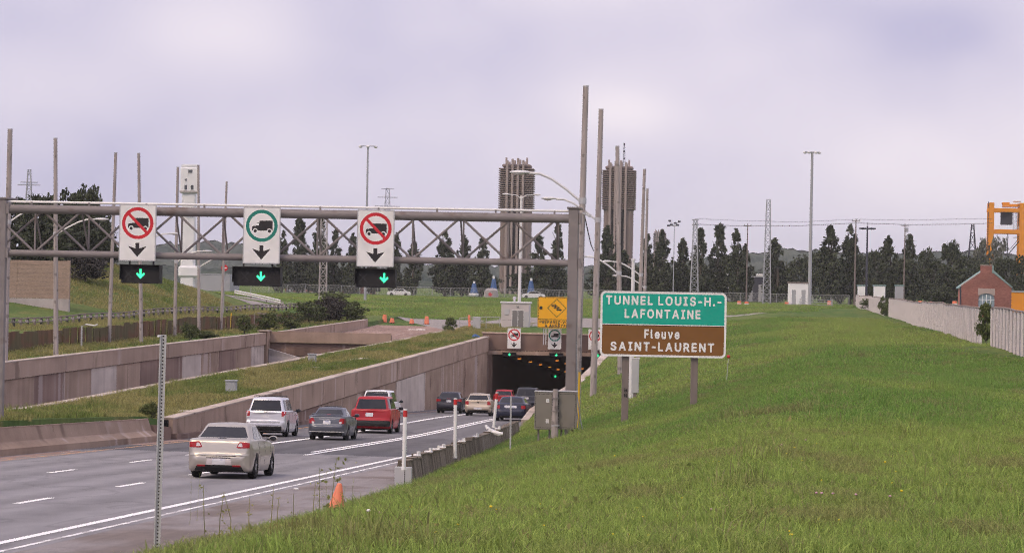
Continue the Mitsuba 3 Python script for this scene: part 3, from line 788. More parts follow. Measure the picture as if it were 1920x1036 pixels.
for i, a in enumerate(nodes):
    part(gy, 'vertical_strut', tube([gp(a, z_top - 0.1, 0 if i % 2 else DEP), gp(a, z_bot + 0.1, 0 if i % 2 else DEP)], 0.034, 6), 'gantry_steel', smooth=40)
    part(gy, 'diagonal_strut', tube([gp(a, z_top - 0.1, 0), gp(a, z_bot + 0.1, DEP)], 0.030, 6), 'gantry_steel', smooth=40)
for (v, wd, lab) in ((vR + 0.02, 0.33, None), (vL, 0.34, None)):
    for du in ((-0.02, DEP + 0.02) if v > -10 else (-0.02,)):
        gd = -float(ground_drop(UG, v)[0]) - 0.3
        part(gy, 'post', moved(box(wd * (1.0 if du < 0.5 else 0.7), 0.26, z_top + 0.30 - gd, (0, 0, (z_top + 0.30 + gd) / 2), bevel=0.02), road_at(gp(v, 0, du))), 'gantry_steel')
    part(gy, 'post_cap', moved(box(wd + 0.12, DEP + 0.4, 0.07, bevel=0.015), road_at(gp(v, z_top + 0.34, DEP / 2))), 'gantry_steel')
    for z in (z_top, z_bot): part(gy, 'post_plate', moved(box(0.09, 0.34, 0.34), road_at(gp(v + wd / 2 + 0.05, z, 0))), 'gantry_steel')

# signs and signals on it
SG = 'lane signs with a truck symbol on the gantry'
for (px, py, forbid, lab) in ((258.5, 436, True, 'white no trucks sign with red ring, leftmost on the gantry'),
                              (491, 441, False, 'white lane sign with green ring permitting trucks, middle of the gantry'),
                              (704.5, 446.5, True, 'white no trucks sign with red ring on the gantry nearest its right post')):
    p = at_u(px, py, UG - 0.35); u, v = uv_of(p)
    lane_sign(road_at(gp(v, p[2], -0.36)), forbid, lab, SG)
for (px, py, w, h, ax, lab) in ((263.5, 513.5, 1.33, 0.62, -0.01, 'black overhead lane signal with green arrow below the leftmost gantry sign'),
                                (482, 518, 1.60, 0.64, 0.12, 'wide black lane signal with green arrow below the green ringed sign'),
                                (704, 521, 1.33, 0.62, 0.28, 'black lane signal with green arrow near its right end')):
    p = at_u(px, py, UG - 0.35); u, v = uv_of(p)
    lane_signal(road_at(gp(v, p[2], -0.30)), w, h, ax, lab, 'lane signals under the gantry')

# signs and signals at the tunnel mouth
for (px, py, forbid, lab) in ((964, 634, True, 'small red ringed no trucks sign over the left tunnel lane'),
                              (1040, 635, False, 'small green ringed truck sign over the middle tunnel lane'),
                              (1115.5, 636, True, 'small red ringed no trucks sign half hidden behind a wooden pole')):
    p = at_u(px, py, 267.3); u, v = uv_of(p)
    lane_sign(road_at(np.array([*W(267.3, v, 0)[:2], p[2]])), forbid, lab, 'lane signs over the tunnel mouth', detail=False)
for (px, py, lab) in ((955, 664, 'small green arrow signal under the left lintel end'), (1043, 665, 'small green arrow signal under the lintel centre'),
                      (1121, 666, 'small green arrow signal beside the big road sign')):
    p = at_u(px, py, 267.3); u, v = uv_of(p)
    lane_signal(road_at(np.array([*W(267.3, v, 0)[:2], p[2]])), 1.2, 0.34, 0.0, lab, 'lane signals at the tunnel mouth', size=0.85)
p = at(1041, 705, 330.0); u, v = uv_of(p)
lane_signal(road_at(p), 1.0, 0.4, 0.0, 'small green arrow signal deep inside the tunnel', 'lane signals at the tunnel mouth', size=0.95)

# amber lamps on the tunnel ceiling
ORD = 'first second third fourth fifth sixth seventh eighth ninth tenth eleventh twelfth thirteenth fourteenth fifteenth sixteenth seventeenth eighteenth'.split()
for row, vv in enumerate((-21.6, -18.4, -15.0)):
    for k in range(18):
        u = 277 + k * 14.0 + 5 * row
        zc = -(6.42 + (u - 269) / 331 * 14.88) - 0.16
        t = thing('tunnel_lamp', f'amber ceiling lamp in the {("left", "middle", "right")[row]} row, {ORD[k]} from the tunnel mouth', 'lamp', 'amber lamps on the tunnel ceiling')
        M = road_at(np.array([*W(u, vv, 0)[:2], zc]))
        part(t, 'casing', shift(box(0.30, 1.3, 0.10, bevel=0.02), 0, 0, 0.05), 'trim_black', M)
        part(t, 'tube', shift(box(0.24, 1.1, 0.07), 0, 0, -0.036), 'lamp_amber', M, emit=(0.42, 0.115, 0.014))

# ------------------------------------------------------------------ lettering
_glyph = {}
def lettering(text, height, track=0.06, width=1.0, bold=True):
    """Text as one mesh in x, z facing -y, centred on x, its baseline at z = 0, tracked wide like road lettering."""
    x, ms = 0.0, []
    for ch in text:
        if ch == ' ':
            x += height * 0.42; continue
        if ch not in _glyph:
            m = meshkit.text_mesh(ch, 1.0, 0.004, 2 if bold else 0)
            v = m.vertices.copy()
            m.vertices = np.stack([v[:, 0], -v[:, 2], v[:, 1]], 1)
            _glyph[ch] = m
        m = _glyph[ch].copy()
        m.vertices[:, 0] -= m.vertices[:, 0].min()
        m.vertices = m.vertices * [height * width, 1.0, height]
        w = m.vertices[:, 0].max()
        m.apply_translation((x, 0, 0)); ms.append(m)
        x += w + track
    m = cat(ms)
    m.apply_translation((-(x - track) / 2, 0, 0))
    return m

# ------------------------------------------------------------------ big road sign
ZS = 95.0
pS = at(1243.5, 608, ZS); sc = FOC / ZS
MS = mat_at(pS, rz=-PHI * 0.4)
sg = thing('road_sign', 'big green and brown road sign reading tunnel and fleuve on two posts', 'road sign')
SW, SH = 236 / sc, 122 / sc
part(sg, 'panel', prism(rrect(SW, SH, 0.16), 0.04), 'sign_white_clean', MS)
split = SH / 2 - 62.5 / sc
bd = 0.065
inner = rrect(SW - 2 * bd, SH - 2 * bd, 0.11)
part(sg, 'green_panel', shift(prism(inner.intersection(sbox(-9, split + 0.025, 9, 9)), 0.003), 0, -0.041), 'sign_green', MS)
part(sg, 'brown_panel', shift(prism(inner.intersection(sbox(-9, -9, 9, split - 0.025)), 0.003), 0, -0.041), 'sign_brown', MS)
part(sg, 'panel_joint', shift(prism(inner.intersection(sbox(-9, split - 0.025, 9, split - 0.003)), 0.003), 0, -0.041), 'sign_black', MS)
for (txt, px, py, h, wpx) in (('TUNNEL LOUIS-H.-', 1244, 572, 15.2, 216), ('LAFONTAINE', 1242, 596.5, 15.2, 142), ('Fleuve', 1241, 634.5, 15.5, 66), ('SAINT-LAURENT', 1241.5, 658, 15.0, 194)):
    m = lettering(txt, h / sc, track=0.075)
    k = (wpx / sc) / (m.vertices[:, 0].max() - m.vertices[:, 0].min())
    m.vertices[:, 0] *= k
    d = at(px, py, ZS) - pS
    part(sg, 'lettering', shift(m, d[0], -0.0445, d[2] + 0.012), 'sign_white_clean', MS, label='white lettering ' + txt.replace('.', ''))
part(sg, 'backing_rail', cat([box(SW * 0.94, 0.05, 0.08, (0, 0.03, z)) for z in (-0.7, 0.0, 0.7)]), 'aluminium_back', MS)
for px, py in ((1174.5, 800), (1303.5, 766)):
    x = (px - 1243.5) / sc
    p = pS + np.array([x * math.cos(PHI * 0.4), -x * math.sin(PHI * 0.4), 0])
    u, v = uv_of(p)
    g = G(u, v)
    top = pS[2] + SH / 2 - 0.15
    part(sg, 'post', moved(box(0.225, 0.14, top - g[2] + 0.5, (0, 0.17, (top + g[2] - 0.5) / 2 - pS[2]), bevel=0.012), mat_at(np.array([p[0], p[1], pS[2]]), rz=-PHI * 0.4)), 'post_wood')
    if px < 1200:
        for dz in (0.0, 0.17):
            part(sg, 'post_plate', moved(prism(shapely.union_all([sbox(-0.05, -0.06, -0.02, 0.06), sbox(0.015, -0.06, 0.045, 0.06), sbox(-0.05, -0.012, 0.045, 0.012)]), 0.004), mat_at(at(1173.5, 731, ZS - 0.0) + np.array([0, 0.097, -dz]), rz=-PHI * 0.4)), 'sign_black')

# ------------------------------------------------------------------ amber warning sign over the portal
ZA = 266.4
pA = at(1044, 585.5, ZA); sa = FOC / ZA
MA = road_at(pA)
am = thing('warning_sign', 'amber warning sign with a queue of cars in a diamond above the tunnel lintel', 'road sign')
AW, AH = 72 / sa, 58 / sa
part(am, 'panel', prism(rrect(AW, AH, 0.16), 0.06), 'sign_amber', MA)
part(am, 'border', shift(prism(rrect(AW - 0.06, AH - 0.06, 0.14).difference(rrect(AW - 0.15, AH - 0.15, 0.10)), 0.004), 0, -0.061), 'sign_black', MA)
dz = (585.5 - 577.3) / sa
dia = affinity.translate(affinity.rotate(sbox(-0.60, -0.60, 0.60, 0.60), 45, origin=(0, 0)), 0, dz)
part(am, 'diamond', shift(prism(dia.difference(affinity.scale(dia, 0.91, 0.91)), 0.004), 0, -0.061), 'sign_black', MA)
def small_car(w):
    b = Polygon([(-0.5, -0.16), (-0.5, 0.06), (-0.36, 0.10), (-0.22, 0.27), (0.20, 0.27), (0.36, 0.09), (0.5, 0.06), (0.5, -0.16)])
    b = b.difference(Polygon([(-0.28, 0.09), (-0.17, 0.21), (0.16, 0.21), (0.26, 0.09)]))
    for x in (-0.29, 0.29): b = b.union(Point(x, -0.17).buffer(0.10))
    return affinity.scale(b, w, w, origin=(0, 0))
for i, (x, z) in enumerate(((-0.24, 0.24), (-0.03, 0.06), (0.20, -0.13))):
    part(am, 'car_symbol', shift(prism(affinity.translate(small_car(0.48), x, dz + z), 0.004), 0, -0.061), 'sign_black', MA)
part(am, 'divider', shift(prism(sbox(-AW / 2 + 0.08, -0.03, AW / 2 - 0.08, 0.02), 0.004), 0, (-0.061), (585.5 - 598.5) / sa), 'sign_black', MA)
for txt, py, wpx in (('PRÉPAREZ-VOUS', 606.2, 64), ('À ARRÊTER', 613.4, 45)):
    m = lettering(txt, 5.6 / sa, track=0.05)
    m.vertices[:, 0] *= (wpx / sa) / np.ptp(m.vertices[:, 0])
    part(am, 'lettering', shift(m, 0, -0.0605, (585.5 - py) / sa), 'sign_black', MA, label='black lettering ' + txt)
for x in (-1.42, 1.42):
    part(am, 'lantern', shift(box(0.24, 0.12, 0.26, bevel=0.02), x, -0.10, dz), 'black_box', MA)
for x in (-1.15, -0.95, 0.95, 1.15):
    part(am, 'post', box(0.09, 0.09, 4.0, (x, 0.10, -0.9)), 'galvanised', MA)

# ------------------------------------------------------------------ roadside poles
def wood_pole(top, base, r, label, group, lamp=None, taper=0.72, lean=0.0):
    t = thing('utility_pole', label, 'utility pole', group)
    top, base = np.asarray(top, float), np.asarray(base, float)
    n = 7
    pts = [base + (top - base) * k / (n - 1) for k in range(n)]
    pts[0] = pts[0] - [0, 0, 0.4]
    part(t, 'shaft', tube(pts, np.linspace(r, r * taper, n), 12), 'pole_wood', smooth=40)
    part(t, 'top_cap', tube([top, top + [0, 0, 0.05]], r * taper * 1.08, 12), 'galvanised')
    if lamp:
        side, reach, rise, zl, head = lamp
        ax = RT * side
        c = base + (top - base) * ((zl - base[2]) / (top[2] - base[2]))
        a = [c + ax * 0.1, c + ax * (reach * 0.30) + [0, 0, rise * 0.42], c + ax * (reach * 0.58) + [0, 0, rise * 0.80], c + ax * (reach * 0.80) + [0, 0, rise * 0.98], c + ax * reach + [0, 0, rise]]
        part(t, 'lamp_arm', tube(a, 0.052, 8), 'bright_metal', smooth=40)
        h = trimesh.creation.icosphere(2, 1.0)
        h.apply_scale((head, 0.17, 0.085))
        h.vertices[:, 2] = np.where(h.vertices[:, 2] < -0.04, -0.04 + (h.vertices[:, 2] + 0.04) * 0.4, h.vertices[:, 2])
        hm = road_at(c + ax * (reach + head * 0.85) + np.array([0, 0, rise + 0.02]))
        lh = part(t, 'lamp_head', h, 'bright_metal', hm, smooth=True)
        l = trimesh.creation.icosphere(2, 1.0); l.apply_scale((head * 0.55, 0.13, 0.075)); l.apply_translation((side * head * 0.15, 0, -0.035))
        part(lh, 'lens', l, 'lamp_clear', hm, smooth=True)
        part(t, 'arm_bracket', tube([c - [0, 0, 0.12], c + [0, 0, 0.12]], r * 1.04, 10), 'galvanised')
    return t

RP = 'wooden poles up the right grass bank'
rp = [((1098.5, 163), (1080, 792), 116.0, 0.150, (-1, 2.1, 1.05, 3.25, 0.42), 'tallest wooden pole beside the right gantry post with a lamp arm'),
      ((1127, 206), (1112, 741), 147.0, 0.165, (-1, 2.1, 1.0, 3.20, 0.40), 'second tallest wooden pole left of the big road sign'),
      ((1157.5, 275), (1163, 705), 180.0, 0.165, (-1, 2.0, 0.95, 0.75, 0.40), 'wooden pole rising just behind the left end of the big road sign'),
      ((1208.5, 318), (1196, 680), 215.0, 0.15, (-1, 2.1, 0.9, 0.80, 0.40), 'wooden pole right of the ribbed towers, leaning slightly'),
      ((1214, 354), (1206, 660), 250.0, 0.14, (-1, 2.0, 0.9, -0.1, 0.40), 'shortest wooden pole on the right bank, beside its leaning neighbour')]
for (tx, ty), (bx, by), Z, r, lamp, lab in rp:
    top = at(tx, ty, Z)
    b = at(bx, by, Z); u, v = uv_of(b)
    wood_pole(top, G(u, v), r, lab, RP, lamp)
LP = 'wooden poles along the left wall'
lp = [((19, 243), (8, 700), 176, 0.20, (1, 2.0, 0.85, 3.05, 0.45), 'leftmost wooden pole, thick and leaning at the frame edge'),
      ((104, 260), (105, 661), 190, 0.165, (1, 2.5, 0.95, 2.6, 0.50), 'tall grey wooden pole before the tan plank wall'),
      ((217, 287), (204, 656), 222, 0.15, None, 'wooden pole just left of the leftmost gantry sign'),
      ((260, 288), (265, 645), 226, 0.15, (1, 2.2, 0.9, 2.35, 0.45), 'wooden pole behind the leftmost gantry sign'),
      ((333.5, 314), (327, 640), 246, 0.15, (1, 2.2, 0.9, 1.25, 0.45), 'wooden pole on the left side of the white tower'),
      ((372, 310), (373, 628), 252, 0.14, (1, 2.2, 0.85, 0.9, 0.40), 'wooden pole on the right side of the white tower'),
      ((425, 341), (414, 628), 270, 0.13, None, 'short wooden pole between the white tower and the green ringed sign')]
for (tx, ty), (bx, by), Z, r, lamp, lab in lp:
    b = at(bx, by, Z); u, v = uv_of(b)
    wood_pole(at(tx, ty, Z), G(u, v), r, lab, LP, lamp)

def mast(name, label, cat_, px, top, Z, r, mat='galvanised', base=None, extra=None):
    p = at(px, top, Z)
    u, v = uv_of(p)
    g = np.array([p[0], p[1], -float(ground_drop(u, v)[0])]) if base is None else base
    t = thing(name, label, cat_)
    part(t, 'shaft', tube([g - [0, 0, 0.3], (g + p) / 2, p], [r, r * 0.8, r * 0.6], 8), mat, smooth=40)
    return t, p, g

# white pole behind the big sign, with its cabinet
t, p, g = mast('lamp_pole', 'smooth white metal pole behind the big road sign', 'pole', 1187.5, 489, 128, 0.115, 'rail_white')
part(t, 'cap', tube([p, p + [0, 0, 0.10]], 0.10, 10), 'rail_white')
cb = thing('control_cabinet', 'narrow pale control cabinet behind the left sign post', 'cabinet')
g = stand(1190, 770, 127)
part(cb, 'housing', shift(box(0.30, 0.25, 1.45, (0, 0, 0.95), bevel=0.02), *g), 'galvanised')
part(cb, 'lid', shift(box(0.36, 0.30, 0.05, (0, 0, 1.70)), *g), 'bright_metal')
part(cb, 'foot', shift(box(0.14, 0.14, 0.40, (0, 0, 0.05)), *g), 'post_wood')

# two cabinets by the gantry post with a stub pole between them
for (x0, x1, lab, st) in ((1003, 1038, 'left one of the two grey cabinets by the gantry foot, with two white stickers', True), (1046, 1081, 'right one of the two grey cabinets by the gantry foot', False)):
    Z = 97.2; s = FOC / Z
    c = at((x0 + x1) / 2, 769, Z); w = (x1 - x0) / s
    h = 70 / s
    u, v = uv_of(c)
    k = thing('control_cabinet', lab, 'cabinet', 'grey cabinets by the gantry foot')
    M = road_at(c)
    part(k, 'housing', box(w, 0.42, h, bevel=0.012), 'cabinet_grey', M)
    part(k, 'lid', box(w + 0.04, 0.48, 0.035, (0, 0, h / 2 + 0.018), bevel=0.008), 'galvanised', M)
    part(k, 'door_seam', cat([box(0.012, 0.006, h * 0.9, (sx * w * 0.44, -0.212, 0)) for sx in (-1, 1)] + [box(w * 0.88, 0.006, 0.012, (0, -0.212, sz * h * 0.45)) for sz in (-1, 1)]), 'lens_dark', M)
    gz_ = -float(ground_drop(u, v)[0])
    for sx in (-0.3, 0.3):
        part(k, 'leg', box(0.06, 0.06, (c[2] - h / 2) - gz_ + 0.3, (sx * w, 0.05, -h / 2 - ((c[2] - h / 2) - gz_ + 0.3) / 2)), 'gantry_steel', M)
    if st:
        for z in (0.33, -0.33):
            stk = part(k, 'sticker', box(0.095, 0.004, 0.125, (0.12, -0.2135, z)), 'marker_white', M)
        for z in (0.33, -0.33):
            part(k, 'sticker_print', cat([box(0.05, 0.003, 0.012, (0.12, -0.2165, z + q)) for q in (-0.03, 0, 0.03)]), 'grey_paint', M)
t, p, g = mast('stub_pole', 'short thick wooden stub pole between the two grey cabinets', 'pole', 1041.5, 729, 96.9, 0.13, 'pole_wood')
for y in (746, 770, 797):
    q = at(1041.5, y, 96.9)
    part(t, 'band', tube([q - [0, 0, 0.02], q + [0, 0, 0.02]], 0.135, 10), 'galvanised' if y == 797 else 'gantry_steel')
gd = stand(1084, 776, 103)
tp_ = at(1086.5, 697, 103)
solo('guy_guard', 'yellow plastic guard tube on a guy wire beside the gantry foot', 'guy wire guard', tube([gd - [0, 0, 0.1], tp_], 0.038, 8), 'guard_yellow', smooth=40)
solo('guy_wire', 'thin steel guy wire from the yellow guard up to the tallest pole', 'wire', tube([tp_, at(1096, 420, 115.6)], 0.008, 5), 'wire_dark')
wb = [at(1092, 392, 115.8), at(1097, 408, 118), at(1102, 432, 121), at(1108, 458, 126), at(1113, 470, 146)]
solo('hanging_cable', 'dark cable sagging between the two tallest right poles', 'cable', tube(wb, 0.022, 6), 'wire_dark')
def bracket(M):
    return cat([moved(box(0.34, 0.05, 0.05, (0.2, 0, 0)), M), moved(box(0.07, 0.10, 0.16, (0.12, 0, 0.05)), M), moved(box(0.07, 0.10, 0.13, (0.34, 0, 0.04)), M)])
solo('pole_bracket', 'grey insulator bracket on the tallest right pole', 'bracket', bracket(road_at(at(1091, 398, 115.9), ry=0.5)), 'galvanised')
for px, y0 in ((1062, 680), (1069, 700)):
    solo('conduit_pipe', 'thin pale conduit pipe curving down beside the gantry foot' if px == 1062 else 'pale conduit loop hanging behind the right grey cabinet', 'pipe',
         tube([at(px + 12, y0 - 60, 98.9), at(px + 13, y0 + 40, 98.9), at(px + 20, y0 + 90, 98.9), stand(px + 24, y0 + 120, 98.9)], 0.02, 6), 'galvanised', smooth=40)

# ------------------------------------------------------------------ delineators, stakes, cone
def delineator(base, top, r, label, red=0.2):
    t = thing('delineator_post', label, 'delineator post', 'white delineator posts with red tops')
    base, top = np.asarray(base), np.asarray(top)
    L = np.linalg.norm(top - base); d = (top - base) / L
    part(t, 'tube', tube([base, base + d * (L - red)], r, 12), 'marker_white', smooth=40)
    part(t, 'red_band', tube([base + d * (L - red + 0.002), base + d * (L - 0.035)], r * 1.02, 12), 'marker_red', smooth=40)
    part(t, 'cap', tube([base + d * (L - 0.033), base + d * L], r * 0.98, 12), 'marker_white')
    part(t, 'flange', tube([base, base + d * 0.06], r * 1.35, 10), 'marker_white')
delineator(at(757, 880, 74.8), at(760, 766, 74.8), 0.052, 'white delineator post on the square grey end box', 0.20)
delineator(at(853, 858, 90.5), at(854, 746, 90.5), 0.052, 'white delineator post at the middle of the weathered barrier', 0.20)
delineator(at(925.5, 801, 113.0), at(932, 735, 113.0), 0.055, 'leaning dirty delineator post at the far end of the weathered barrier', 0.26)
bt = at(925, 806, 112.5)
bk = [at(913, 800, 112.5), at(917, 806, 112.5), at(926, 810, 112.4), at(936, 813, 112.3), at(943, 812, 112.3)]
solo('broken_delineator', 'bent broken white post lying on the barrier top', 'delineator post', cat([tube(bk, [0.07, 0.09, 0.10, 0.09, 0.05], 8), tube([at(911, 797, 112.5), at(914, 804, 112.4)], 0.05, 8)]), 'marker_white', smooth=40)

def u_post(base, top, w, label, holes=True):
    t = thing('signpost', label, 'steel post')
    base, top = np.asarray(base, float), np.asarray(top, float)
    h = np.linalg.norm(top - base)
    prof = Polygon([(-w * 0.5, 0), (-w * 0.32, 0), (-w * 0.22, w * 0.4), (w * 0.22, w * 0.4), (w * 0.32, 0), (w * 0.5, 0), (w * 0.5, w * 0.1), (w * 0.38, w * 0.1), (w * 0.28, w * 0.5), (-w * 0.28, w * 0.5), (-w * 0.38, w * 0.1), (-w * 0.5, w * 0.1)])
    m = trimesh.creation.extrude_polygon(prof, h, engine='earcut')
    lean = math.asin((top[0] - base[0]) / h)
    M = mat_at(base, ry=lean, rz=0)
    part(t, 'channel', m, 'galvanised', M)
    if holes:
        n = int(h / 0.033)
        part(t, 'hole', cat([box(0.014, 0.004, 0.014, (0, w * 0.4 - 0.003, 0.04 + k * 0.033)) for k in range(n)]), 'lens_dark', M, kind='stuff')
    return t, M, h
b = stand(292, 1075, 28.0); tt = at(306, 627, 28.0)
t, M, h = u_post(b - [0, 0, 0.2], tt, 0.062, 'perforated galvanised channel post standing alone in the foreground')
part(t, 'bolt', tube([[-0.035, 0.0, h - 0.015], [-0.045, -0.02, h - 0.015]], 0.011, 8), 'bright_metal', M)
u_post(stand(957, 832, 93.0) - [0, 0, 0.1], at(958, 742, 93.0), 0.050, 'thin galvanised channel post before the dark navy car', holes=False)
b = stand(1362, 722, 118.0)
t = thing('marker_stake', 'thin stake with a red tip in the grass right of the big road sign', 'stake')
tt = at(1366, 668, 118.0)
part(t, 'rod', tube([b, tt], 0.013, 6), 'galvanised')
part(t, 'tip', trimesh.creation.icosphere(2, 0.07).apply_translation(tt), 'marker_red', smooth=True)

cn = thing('traffic_cone', 'leaning faded orange traffic cone in the grass at the shoulder', 'traffic cone')
cb_ = stand(626, 962, 58.0)
Mc = mat_at(cb_ - [0, 0, 0.26], ry=math.radians(7), rz=0.3, s=1.25)
prof = np.array([[0.20, 0.02], [0.185, 0.06], [0.045, 0.66], [0.03, 0.69], [0.0, 0.695]])
part(cn, 'cone', trimesh.creation.revolve(prof, sections=24), 'cone_orange', Mc, smooth=40)
part(cn, 'foot', box(0.40, 0.40, 0.035, (0, 0, 0.017), bevel=0.01), 'cone_orange', Mc)

# ------------------------------------------------------------------ cars (local: y forward from the rear bumper, z up from the road)
def _ext(poly, h):
    return m3.CrossSection([np.asarray(poly, float)], m3.FillRule.NonZero).extrude(h)

def _axes(m, cols):
    """Re-map an extrusion (x, y, height) to other axes."""
    A = np.zeros((3, 4)); 
    for i, c in enumerate(cols): A[:, i] = c
    return m.transform(A)

def car_body(S):
    L, Wd, H = S['L'], S['W'], S['H']
    hw = Wd / 2
    side = _axes(_ext(S['side'], Wd + 0.4), [(0, 1, 0), (0, 0, 1), (1, 0, 0)]).translate((-hw - 0.2, 0, 0))
    zb = S['belt']
    rear = [(-hw * 0.90, 0.16), (hw * 0.90, 0.16), (hw * 0.965, 0.34), (hw, 0.58), (hw * 0.985, 0.78), (hw * S.get('tumble', 0.93), zb + 0.03), (hw * 0.80, zb + 0.22), (-hw * 0.80, zb + 0.22), (-hw * S.get('tumble', 0.93), zb + 0.03), (-hw * 0.985, 0.78), (-hw, 0.58), (-hw * 0.965, 0.34)]
    xs = _axes(_ext(rear, L + 0.4), [(1, 0, 0), (0, 0, 1), (0, 1, 0)]).translate((0, -0.2, 0))
    r = S.get('corner', 0.28)
    plan = [(-hw + r * 0.75, 0), (-r * 0.2 - hw * 0.3, -0.03), (hw * 0.3 + r * 0.2, -0.03), (hw - r * 0.75, 0), (hw - r * 0.2, r * 0.4), (hw, r * 1.3), (hw, L - 0.9), (hw * 0.93, L - 0.35), (hw * 0.72, L - 0.06), (0, L + 0.03), (-hw * 0.72, L - 0.06), (-hw * 0.93, L - 0.35), (-hw, L - 0.9), (-hw, r * 1.3), (-hw + r * 0.2, r * 0.4)]
    pl = _ext(plan, H + 0.4).translate((0, 0, -0.1))
    lower = side ^ xs ^ pl
    b0, b1, r0, r1 = S['gb0'], S['gb1'], S['gr0'], S['gr1']
    wb, wr = S.get('wb', hw * 0.90), S.get('wr', hw * 0.66)
    pts = []
    for sx in (-1, 1):
        pts += [(sx * wb * 0.93, b0, zb - 0.05), (sx * wb, b0 + 0.45, zb - 0.05), (sx * wb, b1 - 0.7, zb - 0.08), (sx * wb * 0.80, b1, zb - 0.10),
                (sx * wr * 0.93, r0, H - 0.045), (sx * wr, r0 + 0.35, H - 0.035), (sx * wr, r1 - 0.3, H - 0.035), (sx * wr * 0.92, r1, H - 0.06),
                (sx * wr * 0.5, r0 + 0.12, H - 0.008), (sx * wr * 0.5, r1 - 0.12, H - 0.02)]
    pts += [(0, r0 - 0.03, H - 0.02), (0, r0 + 0.4, H), (0, r1 - 0.35, H), (0, r1 + 0.05, H - 0.05), (0, b0 - 0.06, zb - 0.03), (0, b1 + 0.08, zb - 0.1)]
    top = m3.Manifold.hull_points(np.array(pts))
    body = lower + top
    for y in S['axles']:
        for sx in (-1, 1):
            c = m3.Manifold.cylinder(0.26, S['wr_'] + 0.055, S['wr_'] + 0.055, 36).transform(np.array([[0, 0, 1, 0], [1, 0, 0, 0], [0, 1, 0, 0]], float)).translate((hw - 0.24 if sx > 0 else -hw - 0.02, y, S['wr_']))
            body = body - c
    m = body.refine_to_length(0.085).to_mesh()
    t = trimesh.Trimesh(m.vert_properties[:, :3], m.tri_verts, process=True)
    trimesh.smoothing.filter_taubin(t, lamb=0.5, nu=0.52, iterations=7)
    return t

def on_body(body, poly, axis, proud=0.012, depth=0.03, edge=0.16):
    """A piece lying on the body: an outline drawn in the plane seen along an axis, laid on the surface met there, with thickness."""
    m = cat([trimesh.creation.extrude_polygon(g, 1.0, engine='earcut') for g in getattr(poly, 'geoms', [poly])])
    v, f = trimesh.remesh.subdivide_to_size(m.vertices, m.faces, edge, max_iter=8)
    ax, sgn = abs(axis) - 1, (1 if axis > 0 else -1)   # the direction looked along: 2 = forward from the rear, -1 = from the right side towards -x
    o = np.zeros((len(v), 3))
    other = [i for i in range(3) if i != ax]
    o[:, other[0]], o[:, other[1]] = v[:, 0], v[:, 1]
    o[:, ax] = -8.0 * sgn
    d = np.zeros_like(o); d[:, ax] = sgn
    loc, ri, _ = body.ray.intersects_location(o, d, multiple_hits=False)
    hit = np.full(len(v), np.nan); hit[ri] = loc[:, ax]
    if np.isnan(hit).all(): raise ValueError('patch misses the body')
    bad = np.isnan(hit)
    if bad.any():
        good = np.where(~bad)[0]
        for i in np.where(bad)[0]:
            hit[i] = hit[good[np.argmin(((v[good, :2] - v[i, :2]) ** 2).sum(1))]]
    k = v[:, 2]
    out = o.copy()
    out[:, ax] = hit - sgn * (k * proud - (1 - k) * depth)
    t = trimesh.Trimesh(out, f, process=False)
    if t.volume < 0: t.invert()
    return t

def P2(*p): return Polygon(p)
def quad(x0, x1, z0, z1, r=0.02): return sbox(x0 + r, z0 + r, x1 - r, z1 - r).buffer(r, 3)
def mir(poly): return affinity.scale(poly, -1, 1, origin=(0, 0))

_tyre = {}
def wheel_parts(t, S, M):
    r, hw = S['wr_'], S['W'] / 2
    for y in S['axles']:
        for sx in (-1, 1):
            key = round(r, 3)
            if key not in _tyre:
                w = 0.205
                pr = np.array([[r * 0.62, -w / 2], [r * 0.92, -w / 2], [r, -w * 0.36], [r, w * 0.36], [r * 0.92, w / 2], [r * 0.62, w / 2], [r * 0.62, -w / 2]])
                ty = trimesh.creation.revolve(pr, sections=32)
                R90 = trimesh.transformations.rotation_matrix(math.pi / 2, [0, 1, 0])
                ty.apply_transform(R90)
                sp = [box(0.03, r * 0.13, r * 0.50, (0.075, 0, r * 0.33), bevel=0.008) for _ in range(5)]
                for i, s in enumerate(sp): s.apply_transform(trimesh.transformations.rotation_matrix(i * 2 * math.pi / 5, [1, 0, 0]))
                rimr = trimesh.creation.revolve(np.array([[r * 0.52, 0.02], [r * 0.625, 0.095], [r * 0.635, 0.085], [r * 0.635, -0.06], [r * 0.52, -0.06], [r * 0.52, 0.02]]), sections=32); rimr.apply_transform(R90)
                hub = trimesh.creation.cylinder(r * 0.14, 0.06, sections=16); hub.apply_transform(R90); hub.apply_translation((0.06, 0, 0))
                disc = trimesh.creation.cylinder(r * 0.53, 0.03, sections=24); disc.apply_transform(R90); disc.apply_translation((-0.02, 0, 0))
                _tyre[key] = (mikit.ply(ty, 'rubber', smooth=40), mikit.ply(cat(sp + [rimr, hub]), 'rim_metal', smooth=30), mikit.ply(disc, 'trim_black'))
            a, b, c = _tyre[key]
            m = np.eye(4); m[:3, 3] = (sx * (hw - 0.125), y, r)
            if sx < 0: m[0, 0] = m[1, 1] = -1
            w_ = key_for(t + '__wheel')
            for nm, d in (('tyre', a), ('rim', b), ('brake_disc', c)):
                part(w_, nm, d, None, M @ m)

